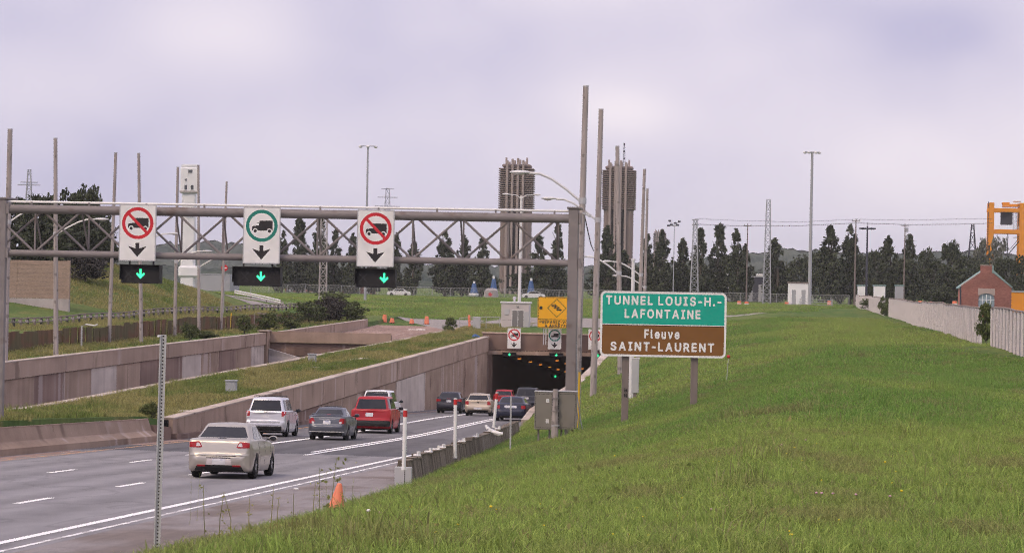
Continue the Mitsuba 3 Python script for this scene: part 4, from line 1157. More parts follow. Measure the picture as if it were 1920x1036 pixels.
def make_car(name, label, category, S, u, v, col, group='cars driving down towards the tunnel'):
    """u, v: where the rear wheels stand on the road."""
    t = thing(name, label, category, group)
    hw, L, H, zb = S['W'] / 2, S['L'], S['H'], S['belt']
    pitch = -math.atan(float(road_drop(u + 1) - road_drop(u)))
    M = RM.copy(); M[:3, 3] = W(u, v, float(road_drop(u)) - 0.006)
    M = M @ trimesh.transformations.rotation_matrix(pitch, [1, 0, 0]) @ trimesh.transformations.translation_matrix((0, -S['axles'][0], 0))
    body = car_body(S)
    part(t, 'body', body, col, M, smooth=50)
    dark, glass = 'trim_black', 'car_glass'
    b = body
    add = lambda nm, poly, axis, mat, proud=0.012, lab=None, edge=0.16: part(t, nm, on_body(b, poly, axis, proud, edge=edge), mat, M, smooth=35, label=lab)
    # glass all round
    add('rear_window', S['rear_glass'], 2, glass, 0.010)
    wr, wb = S.get('wr', hw * 0.66), S.get('wb', hw * 0.90)
    add('windscreen', P2((-wb * 0.72, zb + 0.02), (wb * 0.72, zb + 0.02), (wr * 0.80, H - 0.12), (-wr * 0.80, H - 0.12)), -2, glass, 0.010)
    for poly in S['side_glass']:
        for ax in (-1, 1):
            add('side_window', poly, ax, glass, 0.010, edge=0.25)
    for poly, mat in S['lights']:
        add('tail_light', poly, 2, mat, 0.022)
        add('tail_light', mir(poly), 2, mat, 0.022)
    for nm, poly, mat, proud in S['rear']:
        add(nm, poly, 2, mat, proud)
    for sx in (-1, 1):   # head lights
        add('headlight', quad(hw * 0.52 if sx > 0 else -hw * 0.86, hw * 0.86 if sx > 0 else -hw * 0.52, zb - 0.32, zb - 0.18), -2, 'lamp_clear', 0.015)
    # door joints and handles on both flanks
    for ax in (-1, 1):
        for y in S['doors']:
            add('door_seam', sbox(y - 0.010, 0.36, y + 0.010, zb - 0.02), ax, dark, 0.004, edge=0.3)
        add('rub_strip', sbox(S['axles'][0] + 0.50, 0.50, S['axles'][1] - 0.48, 0.56), ax, S.get('strip', col), 0.016, edge=0.4)
        for y in S['doors'][:2]:
            add('door_handle', quad(y + 0.06, y + 0.22, zb - 0.16, zb - 0.12, 0.012), ax, S.get('strip', col), 0.025, edge=0.3)
    for sx in (-1, 1):
        mm = trimesh.creation.icosphere(2, 1.0); mm.apply_scale((0.115, 0.065, 0.078)); mm.apply_translation((sx * (hw + 0.10), S['mirror_y'], zb + 0.06))
        mi_ = part(t, 'mirror', mm, S.get('mirror', col), M, smooth=True)
        gl = trimesh.creation.icosphere(2, 1.0); gl.apply_scale((0.088, 0.006, 0.058)); gl.apply_translation((sx * (hw + 0.10), S['mirror_y'] - 0.062, zb + 0.06))
        part(mi_, 'mirror_glass', gl, glass, M, smooth=True)
        part(mi_, 'mirror_arm', box(0.14, 0.04, 0.04, (sx * (hw - 0.01), S['mirror_y'], zb + 0.03)), dark, M)
    part(t, 'underbody', box(S['W'] * 0.84, L - 0.5, 0.16, (0, L / 2, 0.25), bevel=0.03), 'underbody_black', M)
    part(t, 'exhaust', tube([[-0.45 * hw, 0.05, 0.24], [-0.45 * hw, 0.5, 0.26]], 0.032, 8), 'trim_black', M)
    part(t, 'mud_flap', cat([box(0.20, 0.02, 0.22, (sx * (hw - 0.14), S['axles'][0] - S['wr_'] - 0.06, 0.26)) for sx in (-1, 1)]), 'underbody_black', M)
    wheel_parts(t, S, M)
    if S.get('rails'):
        for sx in (-1, 1):
            x = sx * (S.get('wr', hw * 0.66) - 0.06)
            part(t, 'roof_rail', tube([[x, S['gr0'] + 0.25, H - 0.01], [x, S['gr0'] + 0.35, H + 0.045], [x, S['gr1'] - 0.5, H + 0.045], [x, S['gr1'] - 0.4, H - 0.01]], 0.018, 6), dark, M, smooth=40)
        for y in (S['gr0'] + 0.5, S['gr1'] - 0.8):
            part(t, 'roof_bar', box(2 * (S.get('wr', hw * 0.66) - 0.06), 0.04, 0.03, (0, y, H + 0.04)), dark, M)
    if S.get('roof_panel'):
        part(t, 'sunroof', box(0.72, 0.55, 0.035, (0, S['gr0'] + 0.75, H + 0.012), bevel=0.012), 'trim_black', M)
    if S.get('spoiler'):
        y, z, w = S['spoiler']
        part(t, 'spoiler', box(w, 0.16, 0.035, (0, y, z), bevel=0.014), col, M)
    return t, M

def sedan(L=4.5, Wd=1.755, H=1.465, wb=2.64, trunk=1.04, belt=0.97, wheel=0.315, rear_oh=0.98, **k):
    S = dict(L=L, W=Wd, H=H, belt=belt, axles=(rear_oh, rear_oh + wb), wr_=wheel, corner=0.34,
             side=[(0.16, 0.20), (0.05, 0.30), (0.0, 0.45), (0.0, 0.60), (0.06, 0.66), (0.075, 0.80), (0.10, trunk - 0.05), (0.16, trunk), (0.55, trunk + 0.02), (1.2, belt + 0.05), (L - 1.35, belt), (L - 0.85, belt - 0.08), (L - 0.22, 0.74), (L - 0.03, 0.60), (L, 0.42), (L - 0.06, 0.22), (L - 0.4, 0.17), (0.5, 0.17)],
             gb0=0.50, gb1=L - 1.05, gr0=1.22, gr1=L - 2.05, doors=(1.30, 2.22, 3.18), mirror_y=L - 1.60)
    hw = Wd / 2
    S['rear_glass'] = P2((-hw * 0.74, trunk + 0.035), (hw * 0.74, trunk + 0.035), (hw * 0.57, H - 0.115), (-hw * 0.57, H - 0.115)).buffer(-0.02).buffer(0.02)
    S['side_glass'] = [P2((1.05, belt + 0.06), (2.18, belt + 0.06), (2.18, H - 0.11), (1.55, H - 0.12)), P2((2.25, belt + 0.06), (L - 1.45, belt + 0.04), (L - 1.95, H - 0.12), (2.25, H - 0.11))]
    S['lights'] = []; S['rear'] = []
    S.update(k)
    return S

def boxy(L=4.4, Wd=1.8, H=1.72, wb=2.62, belt=1.08, wheel=0.35, rear_oh=0.85, lean=0.30, **k):
    hw = Wd / 2
    S = dict(L=L, W=Wd, H=H, belt=belt, axles=(rear_oh, rear_oh + wb), wr_=wheel, corner=0.22, tumble=0.95,
             side=[(0.14, 0.24), (0.03, 0.36), (0.0, 0.48), (0.02, 0.66), (0.09, 0.72), (0.10, belt), (0.14, belt + 0.06), (L - 1.35, belt + 0.02), (L - 0.95, belt - 0.04), (L - 0.2, belt - 0.20), (L - 0.02, 0.72), (L, 0.45), (L - 0.08, 0.26), (L - 0.4, 0.20), (0.5, 0.20)],
             gb0=0.11, gb1=L - 1.05, gr0=0.11 + lean, gr1=L - 1.95, doors=(1.25, 2.15, 3.05), mirror_y=L - 1.50, wr=hw * 0.74, wb=hw * 0.93)
    S['rear_glass'] = P2((-hw * 0.76, belt + 0.06), (hw * 0.76, belt + 0.06), (hw * 0.64, H - 0.14), (-hw * 0.64, H - 0.14)).buffer(-0.03).buffer(0.03)
    S['side_glass'] = [P2((0.45, belt + 0.07), (1.20, belt + 0.07), (1.20, H - 0.13), (0.58, H - 0.13)), P2((1.27, belt + 0.07), (2.10, belt + 0.07), (2.10, H - 0.12), (1.27, H - 0.12)), P2((2.17, belt + 0.07), (L - 1.38, belt + 0.05), (L - 1.88, H - 0.13), (2.17, H - 0.12))]
    S['lights'] = []; S['rear'] = []
    S.update(k)
    return S

pl_ = lambda z, w=0.30, h=0.15: [('licence_plate', quad(-w / 2, w / 2, z - h / 2, z + h / 2), 'plate', 0.02)]

# tan sedan, nearest
S = sedan()
S['lights'] = [(P2((0.80, 0.82), (0.80, 0.955), (0.55, 0.985), (0.52, 0.96), (0.46, 0.84), (0.50, 0.815)), 'lamp_red')]
S['rear'] = [('reversing_lamp', P2((0.62, 0.85), (0.60, 0.94), (0.545, 0.945), (0.49, 0.855)), 'lamp_clear', 0.030), ('reversing_lamp', mir(P2((0.62, 0.85), (0.60, 0.94), (0.545, 0.945), (0.49, 0.855))), 'lamp_clear', 0.030),
             ('bumper_ridge', quad(-0.80, 0.80, 0.615, 0.675, 0.02), 'paint_champagne', 0.035), ('bumper_shadow', quad(-0.46, 0.46, 0.60, 0.613, 0.005), 'trim_black', 0.02),
             ('plate_recess', P2((-0.34, 0.37), (0.34, 0.37), (0.31, 0.55), (-0.31, 0.55)), 'lamp_clear', 0.004), ('plate_lip', quad(-0.32, 0.32, 0.545, 0.565, 0.008), 'trim_black', 0.022),
             ('bumper_valance', P2((-0.66, 0.20), (0.66, 0.20), (0.60, 0.33), (0.42, 0.36), (-0.42, 0.36), (-0.60, 0.33)), 'trim_black', 0.012),
             ('reflector', quad(0.36, 0.58, 0.325, 0.36, 0.01), 'lamp_red', 0.024), ('reflector', quad(-0.58, -0.36, 0.325, 0.36, 0.01), 'lamp_red', 0.024),
             ('brake_lamp', quad(-0.10, 0.10, 1.052, 1.070, 0.006), 'trim_black', 0.02)] + pl_(0.455, 0.34, 0.15)
t, M = make_car('car', 'pale champagne sedan nearest to the camera', 'car', S, 78.7, -13.95, 'paint_champagne')

# silver suv
S = boxy(L=4.44, Wd=1.81, H=1.74, rails=True, lean=0.34, mirror='trim_black')
S['lights'] = [(quad(0.70, 0.885, 0.90, 1.12), 'lamp_red')]
S['rear'] = [('tailgate_trim', quad(-0.66, 0.66, 1.065, 1.10, 0.012), 'paint_silver', 0.03), ('bumper', quad(-0.86, 0.86, 0.53, 0.69, 0.03), 'paint_silver', 0.05), ('bumper_step', quad(-0.66, 0.66, 0.60, 0.68, 0.02), 'grey_paint', 0.058),
             ('bumper_valance', quad(-0.72, 0.72, 0.26, 0.46, 0.03), 'trim_black', 0.03), ('badge', quad(-0.09, 0.09, 1.075, 1.11, 0.015), 'trim_black', 0.04), ('wiper', P2((-0.05, 1.16), (0.52, 1.19), (0.52, 1.205), (-0.05, 1.19)), 'trim_black', 0.03),
             ('lamp_foot', quad(0.70, 0.885, 0.86, 0.905), 'lamp_clear', 0.025), ('lamp_foot', quad(-0.885, -0.70, 0.86, 0.905), 'lamp_clear', 0.025)] + pl_(0.90, 0.30, 0.15)
make_car('car', 'silver sport utility vehicle with dark roof rails, leftmost of the traffic', 'car', S, 130.6, -21.25, 'paint_silver')

# graphite sedan
S = sedan(L=4.3, Wd=1.68, H=1.40, wb=2.44, trunk=1.02, roof_panel=True, rear_oh=0.95, wheel=0.30, spoiler=(0.22, 1.075, 1.25))
S['lights'] = [(P2((0.80, 0.70), (0.80, 0.92), (0.58, 0.94), (0.52, 0.80), (0.55, 0.70)), 'lamp_red')]
S['rear'] = [('reversing_lamp', quad(0.535, 0.64, 0.70, 0.79), 'lamp_clear', 0.03), ('reversing_lamp', quad(-0.64, -0.535, 0.70, 0.79), 'lamp_clear', 0.03), ('bumper_ridge', quad(-0.78, 0.78, 0.54, 0.60, 0.02), 'paint_graphite', 0.035),
             ('chrome_strip', quad(-0.36, 0.36, 0.885, 0.905, 0.006), 'rim_metal', 0.02), ('bumper_strip', quad(-0.76, 0.76, 0.345, 0.37, 0.01), 'marker_white', 0.03), ('bumper_valance', quad(-0.66, 0.66, 0.20, 0.33, 0.03), 'trim_black', 0.012), ('brake_lamp', quad(-0.08, 0.08, 1.07, 1.10, 0.01), 'lamp_red', 0.03)] + pl_(0.76, 0.32, 0.15)
make_car('car', 'dark graphite sedan with a boot spoiler and roof panel', 'car', S, 126.8, -17.98, 'paint_graphite')

# red minivan
S = boxy(L=4.75, Wd=1.92, H=1.76, wb=2.88, belt=1.10, lean=0.42, wheel=0.33, mirror='trim_black')
S['lights'] = [(P2((0.945, 0.80), (0.945, 1.10), (0.80, 1.10), (0.76, 0.80)), 'lamp_red')]
S['rear'] = [('bumper', quad(-0.93, 0.93, 0.34, 0.60, 0.05), 'trim_black', 0.06), ('bumper_lip', quad(-0.90, 0.90, 0.62, 0.70, 0.02), 'paint_crimson', 0.045), ('wiper', P2((-0.05, 1.17), (0.55, 1.20), (0.55, 1.215), (-0.05, 1.20)), 'trim_black', 0.03)] + [('licence_plate', quad(-0.26, 0.10, 0.80, 0.98), 'plate', 0.025)]
make_car('car', 'red minivan with black lower bumper in the middle lane', 'car', S, 142.0, -18.05, 'paint_crimson')

# white suv beyond the red one
S = boxy(L=4.7, Wd=1.86, H=1.78, wb=2.75, belt=1.08, lean=0.36, mirror='trim_black', wheel=0.36)
S['lights'] = [(quad(0.79, 0.915, 0.80, 1.22), 'lamp_red')]
S['rear'] = [('bumper', quad(-0.88, 0.88, 0.48, 0.66, 0.04), 'paint_white', 0.05), ('bumper_valance', quad(-0.72, 0.72, 0.26, 0.42, 0.03), 'trim_black', 0.02), ('roof_lip', quad(-0.56, 0.56, 1.66, 1.70, 0.01), 'trim_black', 0.03)] + pl_(0.86, 0.30, 0.15)
make_car('car', 'white sport utility vehicle partly hidden behind the red minivan', 'car', S, 164.5, -20.65, 'paint_white')

# midnight hatchback
S = boxy(L=4.3, Wd=1.74, H=1.46, wb=2.58, belt=0.98, lean=0.62, wheel=0.31, wr=0.60)
S['lights'] = [(P2((0.86, 0.80), (0.86, 0.97), (0.58, 0.95), (0.54, 0.82)), 'lamp_red')]
S['rear'] = [('bumper', quad(-0.82, 0.82, 0.42, 0.60, 0.04), 'paint_midnight', 0.05), ('bumper_valance', quad(-0.66, 0.66, 0.24, 0.36, 0.03), 'trim_black', 0.02), ('brake_lamp', quad(-0.15, 0.15, 0.985, 1.005, 0.006), 'lamp_red', 0.02)] + pl_(0.83, 0.34, 0.15)
make_car('car', 'black blue hatchback with lit red lamps close to the retaining wall', 'car', S, 203.2, -20.55, 'paint_midnight')

# beige hatchback
S = boxy(L=4.15, Wd=1.735, H=1.46, wb=2.51, belt=0.97, lean=0.52, wheel=0.31, wr=0.60)
S['lights'] = [(quad(0.60, 0.83, 0.72, 0.95), 'lamp_red')]
S['rear'] = [('bumper', quad(-0.84, 0.84, 0.42, 0.64, 0.04), 'paint_beige', 0.06), ('bumper_valance', quad(-0.66, 0.66, 0.24, 0.36, 0.03), 'trim_black', 0.03), ('badge', Point(0, 0.87).buffer(0.055), 'trim_black', 0.02), ('plate_recess', quad(-0.30, 0.30, 0.40, 0.56), 'paint_beige', 0.065), ('licence_plate', quad(-0.26, 0.26, 0.41, 0.54), 'plate', 0.075)]
make_car('car', 'beige hatchback with square red lamps ahead of the white posts', 'car', S, 193.0, -17.62, 'paint_beige')

# navy sedan
S = sedan(L=5.2, Wd=1.90, H=1.44, wb=2.92, trunk=1.04, rear_oh=1.15, wheel=0.34)
S['lights'] = [(quad(0.62, 0.88, 0.74, 0.93), 'lamp_red')]
S['rear'] = [('bumper_ridge', quad(-0.86, 0.86, 0.56, 0.64, 0.02), 'paint_navy', 0.045), ('bumper_valance', quad(-0.66, 0.66, 0.20, 0.32, 0.03), 'trim_black', 0.012)] + [('licence_plate', quad(-0.36, 0.36, 0.78, 0.92), 'plate', 0.02)]
make_car('car', 'dark navy sedan in the right lane behind the leaning post', 'car', S, 176.5, -14.15, 'paint_navy')

# red car in the tunnel mouth
S = boxy(L=4.4, Wd=1.75, H=1.52, wb=2.6, belt=0.98, lean=0.5, wheel=0.31)
S['lights'] = [(quad(0.64, 0.84, 0.74, 1.0), 'lamp_red')]
S['rear'] = [('bumper', quad(-0.84, 0.84, 0.42, 0.62, 0.04), 'paint_scarlet', 0.05)] + pl_(0.80, 0.30, 0.14)
make_car('car', 'bright red car at the tunnel mouth seen over the navy sedan roof', 'car', S, 246.0, -20.4, 'paint_scarlet')

# slate minivan
S = boxy(L=4.9, Wd=1.95, H=1.78, wb=2.95, belt=1.08, lean=0.4, wheel=0.34)
S['lights'] = [(quad(0.76, 0.94, 0.78, 1.05), 'lamp_red')]
S['rear'] = [('bumper', quad(-0.92, 0.92, 0.42, 0.64, 0.04), 'paint_slate', 0.06)] + pl_(0.95, 0.34, 0.16)
make_car('car', 'dark slate minivan half hidden behind the grey cabinets', 'car', S, 231.0, -17.35, 'paint_slate')

# ------------------------------------------------------------------ post and panel fence on the right
def fence_v(u): return 12.05 + (u - 134) * 0.0142
def panel_fence(u0, u1, label, hgt=2.0, step=2.4):
    t = thing('panel_fence', label, 'fence', 'grey panel fence along the grass')
    n = max(1, int(round((u1 - u0) / step)))
    uu = np.linspace(u0, u1, n + 1)
    for i, u in enumerate(uu):
        v = fence_v(u); g = -float(ground_drop(u, v)[0])
        part(t, 'fence_post', moved(box(0.115, 0.10, hgt + 0.35, (0, 0, hgt / 2 - 0.18)), road_at(np.array([*W(u, v, 0)[:2], g]), rx=0.006 * RNG.standard_normal())), 'fence_post_paint')
        if i < n:
            u2 = uu[i + 1]; vb = fence_v(u2); g2 = -float(ground_drop(u2, vb)[0])
            k = 9; xs_ = np.linspace(0.05, (u2 - u) - 0.05, 2 * k + 1)
            v_, f_ = [], []
            sag = 0.02 * RNG.standard_normal()
            for j, x in enumerate(xs_):
                tt = x / (u2 - u); off = 0.05 + (0.018 if j % 2 else -0.018)
                for z in (g + (g2 - g) * tt - 0.15, g + (g2 - g) * tt + hgt - 0.06 + sag):
                    v_.append([*(W(u + x, v + (vb - v) * tt + off, 0))[:2], z])
            for j in range(2 * k):
                a = 2 * j
                f_ += [[a, a + 2, a + 3], [a, a + 3, a + 1]]
            part(t, 'fence_panel', trimesh.Trimesh(np.array(v_), f_, process=False), 'fence_sheet')
    pts = [np.array([*W(u, fence_v(u) + 0.0, 0)[:2], -float(ground_drop(u, fence_v(u))[0]) + hgt + 0.015]) for u in uu]
    part(t, 'top_rail', tube(pts, 0.055, 6), 'post_wood')
panel_fence(112, 157, 'nearest grey panel fence section at the right frame edge')
panel_fence(166, 330, 'long middle section of the grey panel fence between two bushes')
panel_fence(346, 512, 'far pale section of the grey panel fence on the rise')

# ------------------------------------------------------------------ chain link fence across the far grass
lf = thing('chain_link_fence', 'chain link fence along the far edge of the grass below the poplars', 'fence')
pts = []
for i, px in enumerate(np.arange(470, 1620, 34.0)):
    Z = 556.0
    b = at(px, 560, Z); u, v = uv_of(b); g = G(u, v)
    part(lf, 'fence_post', tube([g - [0, 0, 0.1], g + [0, 0, 1.85]], 0.045, 6), 'link_mesh')
    pts.append(g)
pts = np.array(pts)
part(lf, 'top_rail', tube(pts + [0, 0, 1.83], 0.035, 6), 'link_mesh')
wires = []
for i in range(len(pts) - 1):
    a, b = pts[i], pts[i + 1]
    for k in range(12):
        t0, t1 = k / 12, (k + 1) / 12
        wires += [tube([a + (b - a) * t0 + [0, 0, 0.05], a + (b - a) * t1 + [0, 0, 1.8]], 0.009, 3, False), tube([a + (b - a) * t1 + [0, 0, 0.05], a + (b - a) * t0 + [0, 0, 1.8]], 0.009, 3, False)]
    for z in (0.45, 0.9, 1.35):
        wires.append(tube([a + [0, 0, z], b + [0, 0, z]], 0.007, 3, False))
part(lf, 'link_netting', cat(wires), 'link_mesh', kind='stuff')

# gate in it, right of the gravel track
gt = thing('metal_gate', 'low tubular metal gate at the end of the gravel track', 'gate')
ga, gb = stand(1500, 576, 480), stand(1560, 576, 482)
for p in (ga, gb): part(gt, 'gate_post', tube([p, p + [0, 0, 1.3]], 0.07, 8), 'link_mesh')
for z in (0.35, 0.75, 1.15): part(gt, 'rail', tube([ga + [0, 0, z], gb + [0, 0, z]], 0.035, 6), 'galvanised')

# ------------------------------------------------------------------ left bank: rusty board fence, guard rail, plank wall
bf = thing('board_fence', 'rusty brown board fence along the foot of the left grass bank', 'fence')
tops = [(120, 5.0), (165, 3.95), (193, 3.8), (221, 3.78), (248, 3.45), (270, 3.5), (300, 3.55), (326, 3.7), (342, 3.9)]
u = 128.0; i = 0
while u < 340:
    stp = 2.0; v = -48.0 + 0.25 * math.sin(u * 0.21)
    v2 = -48.0 + 0.25 * math.sin((u + stp) * 0.21)
    ta, tb = float(ipl(u, tops)), float(ipl(u + stp, tops)); j = 0.05 * RNG.standard_normal()
    ba, bb = float(ground_drop(u, v)[0]) + 0.2, float(ground_drop(u + stp, v2)[0]) + 0.2
    part(bf, 'fence_board', slab(u + 0.02, u + stp - 0.02, v - 0.03, v + 0.03, ta + j, tb + j, ba, bb), 'rust_board')
    u += stp; i += 1
for u, v in ((205, -46.6), (276, -46.4)):
    a = W(u, v, float(ground_drop(u, v)[0]))
    solo('vent_pipe', 'pale bent pipe standing before the rusty board fence' if u < 250 else 'second bent pipe before the rusty fence near the green ringed sign', 'pipe',
         tube([a, a + [0, 0, 1.55], a + RT * 0.3 + [0, 0, 1.68], a + RT * 0.9 + [0, 0, 1.6], a + RT * 1.1 + [0, 0, 1.7]], 0.06, 8), 'galvanised' if u < 250 else 'post_wood', smooth=40)
g = stand(433, 628, 280)
solo('marker_post', 'yellow marker post before the rusty board fence', 'marker post', tube([g, g + [0, 0, 1.6]], 0.06, 8), 'guard_yellow')

gr = thing('guard_rail', 'dark post and rail guard rail along the top of the left grass bank', 'guard rail')
pp = []
for k, t_ in enumerate(np.linspace(0, 1, 64)):
    u = 238 + t_ * 150; v = -60.3 + 7.0 * max(0, t_ - 0.55)
    g = W(u, v, float(ground_drop(u, v)[0])); pp.append(g)
    part(gr, 'post', shift(box(0.20, 0.20, 0.85, (0, 0, 0.36)), *g), 'trim_black' if k % 2 else 'post_wood')
pp = np.array(pp)
for z in (0.42, 0.74):
    part(gr, 'rail', tube(pp + np.array([0, 0, z]) + RT * 0.12, 0.055, 6), 'post_wood')
for k in range(0, 63):
    q = (pp[k] + pp[k + 1]) / 2 + RT * 0.19
    part(gr, 'reflector', shift(box(0.22, 0.22, 0.22, (0, 0, 0.5)), *q), 'pale_concrete')
wr_ = thing('guard_rail', 'bright steel guard rail beside the ramp road behind the black lane signals', 'guard rail')
qa = [stand(px, 560, Z) for px, Z in ((440, 400), (470, 396), (500, 392), (526, 388))]
for q in qa: part(wr_, 'post', tube([q, q + [0, 0, 0.8]], 0.07, 6), 'post_wood')
qa = np.array(qa)
for z in (0.45, 0.72): part(wr_, 'rail', tube(qa + [0, -0.1, z], 0.09, 8), 'rail_white')

nw = thing('noise_wall', 'tan horizontal plank noise barrier on a grey base at the left frame edge', 'noise wall')
ZN = 287.0
a0, a1 = at(-60, 486, ZN + 2.0), at(127, 489, ZN)
dirn = (a1 - a0); Ln = np.linalg.norm(dirn[:2]); rz = math.atan2(dirn[1], dirn[0])
zt = a1[2]; zb_ = at(127, 560, ZN)[2]
MN = mat_at(np.array([*((a0 + a1) / 2)[:2], 0]), rz=rz)
nrow = 9
for k in range(nrow):
    za, zc = zb_ + (zt - zb_) * k / nrow, zb_ + (zt - zb_) * (k + 1) / nrow
    for sx in (-1, 1):
        part(nw, 'plank', box(Ln / 2 - 0.02, 0.12 + 0.03 * (k % 2), zc - za - 0.025, (sx * Ln / 4, 0, (za + zc) / 2)), 'tan_plank', MN)
part(nw, 'post', box(0.30, 0.26, zt - zb_ + 0.1, (Ln / 2 + 0.12, 0, (zt + zb_) / 2), bevel=0.02), 'tan_plank', MN)
part(nw, 'joint_backing', box(Ln, 0.05, zt - zb_, (0, 0.05, (zt + zb_) / 2)), 'post_wood', MN)
part(nw, 'base', box(Ln + 0.3, 0.4, 2.4, (0.1, 0, zb_ - 1.22)), 'pale_concrete', MN)

# ------------------------------------------------------------------ gear on the tunnel roof
def barrel(px, py, Z, h, label, lean=0.0):
    t = thing('traffic_barrel', label, 'traffic barrel', 'orange traffic barrels on the tunnel roof')
    g = stand(px, py, Z)
    M = mat_at(g - [0, 0, 0.03], ry=lean)
    part(t, 'drum', trimesh.creation.revolve(np.array([[0, 0], [0.30, 0], [0.28, 0.25 * h], [0.29, 0.27 * h], [0.26, 0.5 * h], [0.27, 0.52 * h], [0.23, 0.78 * h], [0.24, 0.8 * h], [0.20, h], [0, h]]), sections=18), 'cone_orange', M, smooth=30)
    part(t, 'base_ring', trimesh.creation.cylinder(0.38, 0.10, sections=18).apply_translation((0, 0, 0.05)), 'rubber', M)
barrel(721, 604, 356, 1.00, 'orange traffic barrel, first from the left of the four small ones')
barrel(735, 604, 354, 0.65, 'short orange traffic barrel, second from the left of the four small ones')
barrel(772, 605, 352, 0.65, 'short orange traffic barrel standing alone, third of the four small ones')
barrel(800, 604, 352, 1.00, 'orange traffic barrel, last of the four small ones')
g = stand(881, 607, 322)
t = thing('tall_marker', 'tall ribbed orange marker beside the grey switch box', 'traffic marker')
M = mat_at(g, ry=math.radians(-4))
part(t, 'tube', trimesh.creation.revolve(np.array([[0, 0], [0.2, 0], [0.2, 0.1], [0.15, 0.12]] + [[0.15 - 0.025 * (k % 2), 0.15 + 0.13 * k] for k in range(11)] + [[0, 1.6]]), sections=14), 'cone_orange', M)
part(t, 'base', trimesh.creation.cylinder(0.28, 0.08, sections=14).apply_translation((0, 0, 0.04)), 'rubber', M)
g = stand(894, 608, 318)
t = thing('switch_box', 'grey metal switch box beside the tall orange marker', 'cabinet')
part(t, 'housing', shift(box(0.80, 0.5, 1.35, (0, 0, 0.75), bevel=0.03), *g), 'galvanised')
part(t, 'plinth', shift(box(0.9, 0.6, 0.15, (0, 0, 0.05)), *g), 'pale_concrete')

ks = thing('service_kiosk', 'small pale service hut with dark double doors above the tunnel mouth', 'hut')
ZK = 312.0; sk = FOC / ZK
kb = at(965, 613, ZK); MK = road_at(np.array([kb[0], kb[1], kb[2]]))
KW, KH = 52 / sk, 45 / sk
part(ks, 'wall', box(KW, 2.6, KH + 0.5, (0, 1.3, KH / 2 - 0.25), bevel=0.02), 'kiosk_wall', MK)
part(ks, 'roof', box(KW + 0.25, 2.9, 0.17, (0, 1.3, KH + 0.06), bevel=0.03), 'bright_metal', MK)
for k, x in enumerate((0.02, 0.62)):
    d = part(ks, 'door', box(0.56, 0.05, 1.75, (x, -0.01, 0.86)), 'kiosk_door', MK)
    part(d, 'handle', box(0.05, 0.05, 0.12, (0.30 if k == 0 else 0.36, -0.05, 0.85)), 'bright_metal', MK)
part(ks, 'door_frame', cat([box(0.05, 0.08, 1.8, (x, -0.02, 0.88)) for x in (-0.30, 0.32, 0.94)] + [box(1.3, 0.08, 0.06, (0.32, -0.02, 1.77))]), 'bright_metal', MK)
part(ks, 'open_door', moved(box(0.62, 0.05, 1.6, (0.31, 0, 0.83)), MK @ mat_at((0.97, -0.05, 0), rz=-0.5)), 'galvanised')
part(ks, 'meter_box', box(0.50, 0.12, 0.62, (-0.85, -0.05, 1.60), bevel=0.02), 'galvanised', MK)
part(ks, 'wall_lamp', box(0.22, 0.14, 0.16, (0.30, -0.06, 2.12), bevel=0.02), 'kiosk_door', MK)
part(ks, 'wall_joint', box(KW + 0.01, 0.02, 0.03, (0, -0.005, 0.72)), 'post_wood', MK)
part(ks, 'roof_vent', cat([trimesh.creation.cylinder(0.12, 0.3, sections=12).apply_translation((-0.15, 1.0, KH + 0.28)), trimesh.creation.icosphere(2, 0.2).apply_translation((-0.15, 1.0, KH + 0.5))]), 'galvanised', MK, smooth=40)
rl = thing('pipe_railing', 'low pipe railing on the tunnel roof left of the hut', 'railing')
ra_, rb2 = stand(862, 600, 324), stand(937, 604, 316)
for k in range(4):
    p = ra_ + (rb2 - ra_) * k / 3
    part(rl, 'post', tube([p, p + [0, 0, 1.25]], 0.04, 6), 'galvanised')
for z in (0.65, 1.22): part(rl, 'rail', tube([ra_ + [0, 0, z], rb2 + [0, 0, z]], 0.035, 6), 'galvanised')
t, p, g = mast('lamp_pole', 'white lamp pole standing behind the service hut', 'lamp post', 977.5, 367, 322, 0.20, 'rail_white')
for sx in (-1, 1):
    part(t, 'lamp_arm', tube([p - [0, 0, 0.3], p + RT * sx * 0.5 + [0, 0, 0.05], p + RT * sx * 1.5 + [0, 0, 0.15]], 0.05, 6), 'rail_white')
    h = trimesh.creation.icosphere(2, 1.0); h.apply_scale((0.4, 0.16, 0.1)); part(t, 'lamp_head', shift(h, *(p + RT * sx * 1.7 + [0, 0, 0.15])), 'rail_white', smooth=True)
solo('blue_bag', 'dark blue bag left on the wall corner at the portal', 'bag', cat([trimesh.creation.icosphere(2, 0.30).apply_scale((1, .8, 1)).apply_translation(at(891, 632, 267)), trimesh.creation.icosphere(2, 0.22).apply_translation(at(896, 633, 267.1))]), 'blue_paint', smooth=True)
for (px, py, Z, lab) in ((434, 708, 150, 'grey drum lid on the median near the concrete wall, left of two'), (585, 679, 205, 'grey box standing at the median edge near the pale wall panel')):
    g = stand(px, py + 6, Z)
    solo('drain_box', lab, 'drain box', cat([shift(box(0.55, 0.5, 0.62, (0, 0, 0.3), bevel=0.05), *g), shift(box(0.62, 0.57, 0.06, (0, 0, 0.63)), *g)]), 'grey_paint')
dbr = []
for (px, py, Z) in ((815, 632, 262), (822, 634, 260), (830, 631, 264), (838, 633, 262), (845, 630, 265), (640, 678, 205), (655, 677, 206), (668, 676, 208), (682, 675, 209), (590, 690, 190), (788, 609, 330), (772, 604, 330), (350, 735, 130), (372, 737, 128)):
    g = stand(px, py, Z); r = 0.22 + 0.22 * RNG.random()
    m = trimesh.creation.icosphere(1, 1.0); m.vertices *= (1 + 0.3 * RNG.standard_normal((len(m.vertices), 1)) * 0.5); m.apply_scale((r * 1.8, r, r * 0.45)); dbr.append(shift(m, *g))
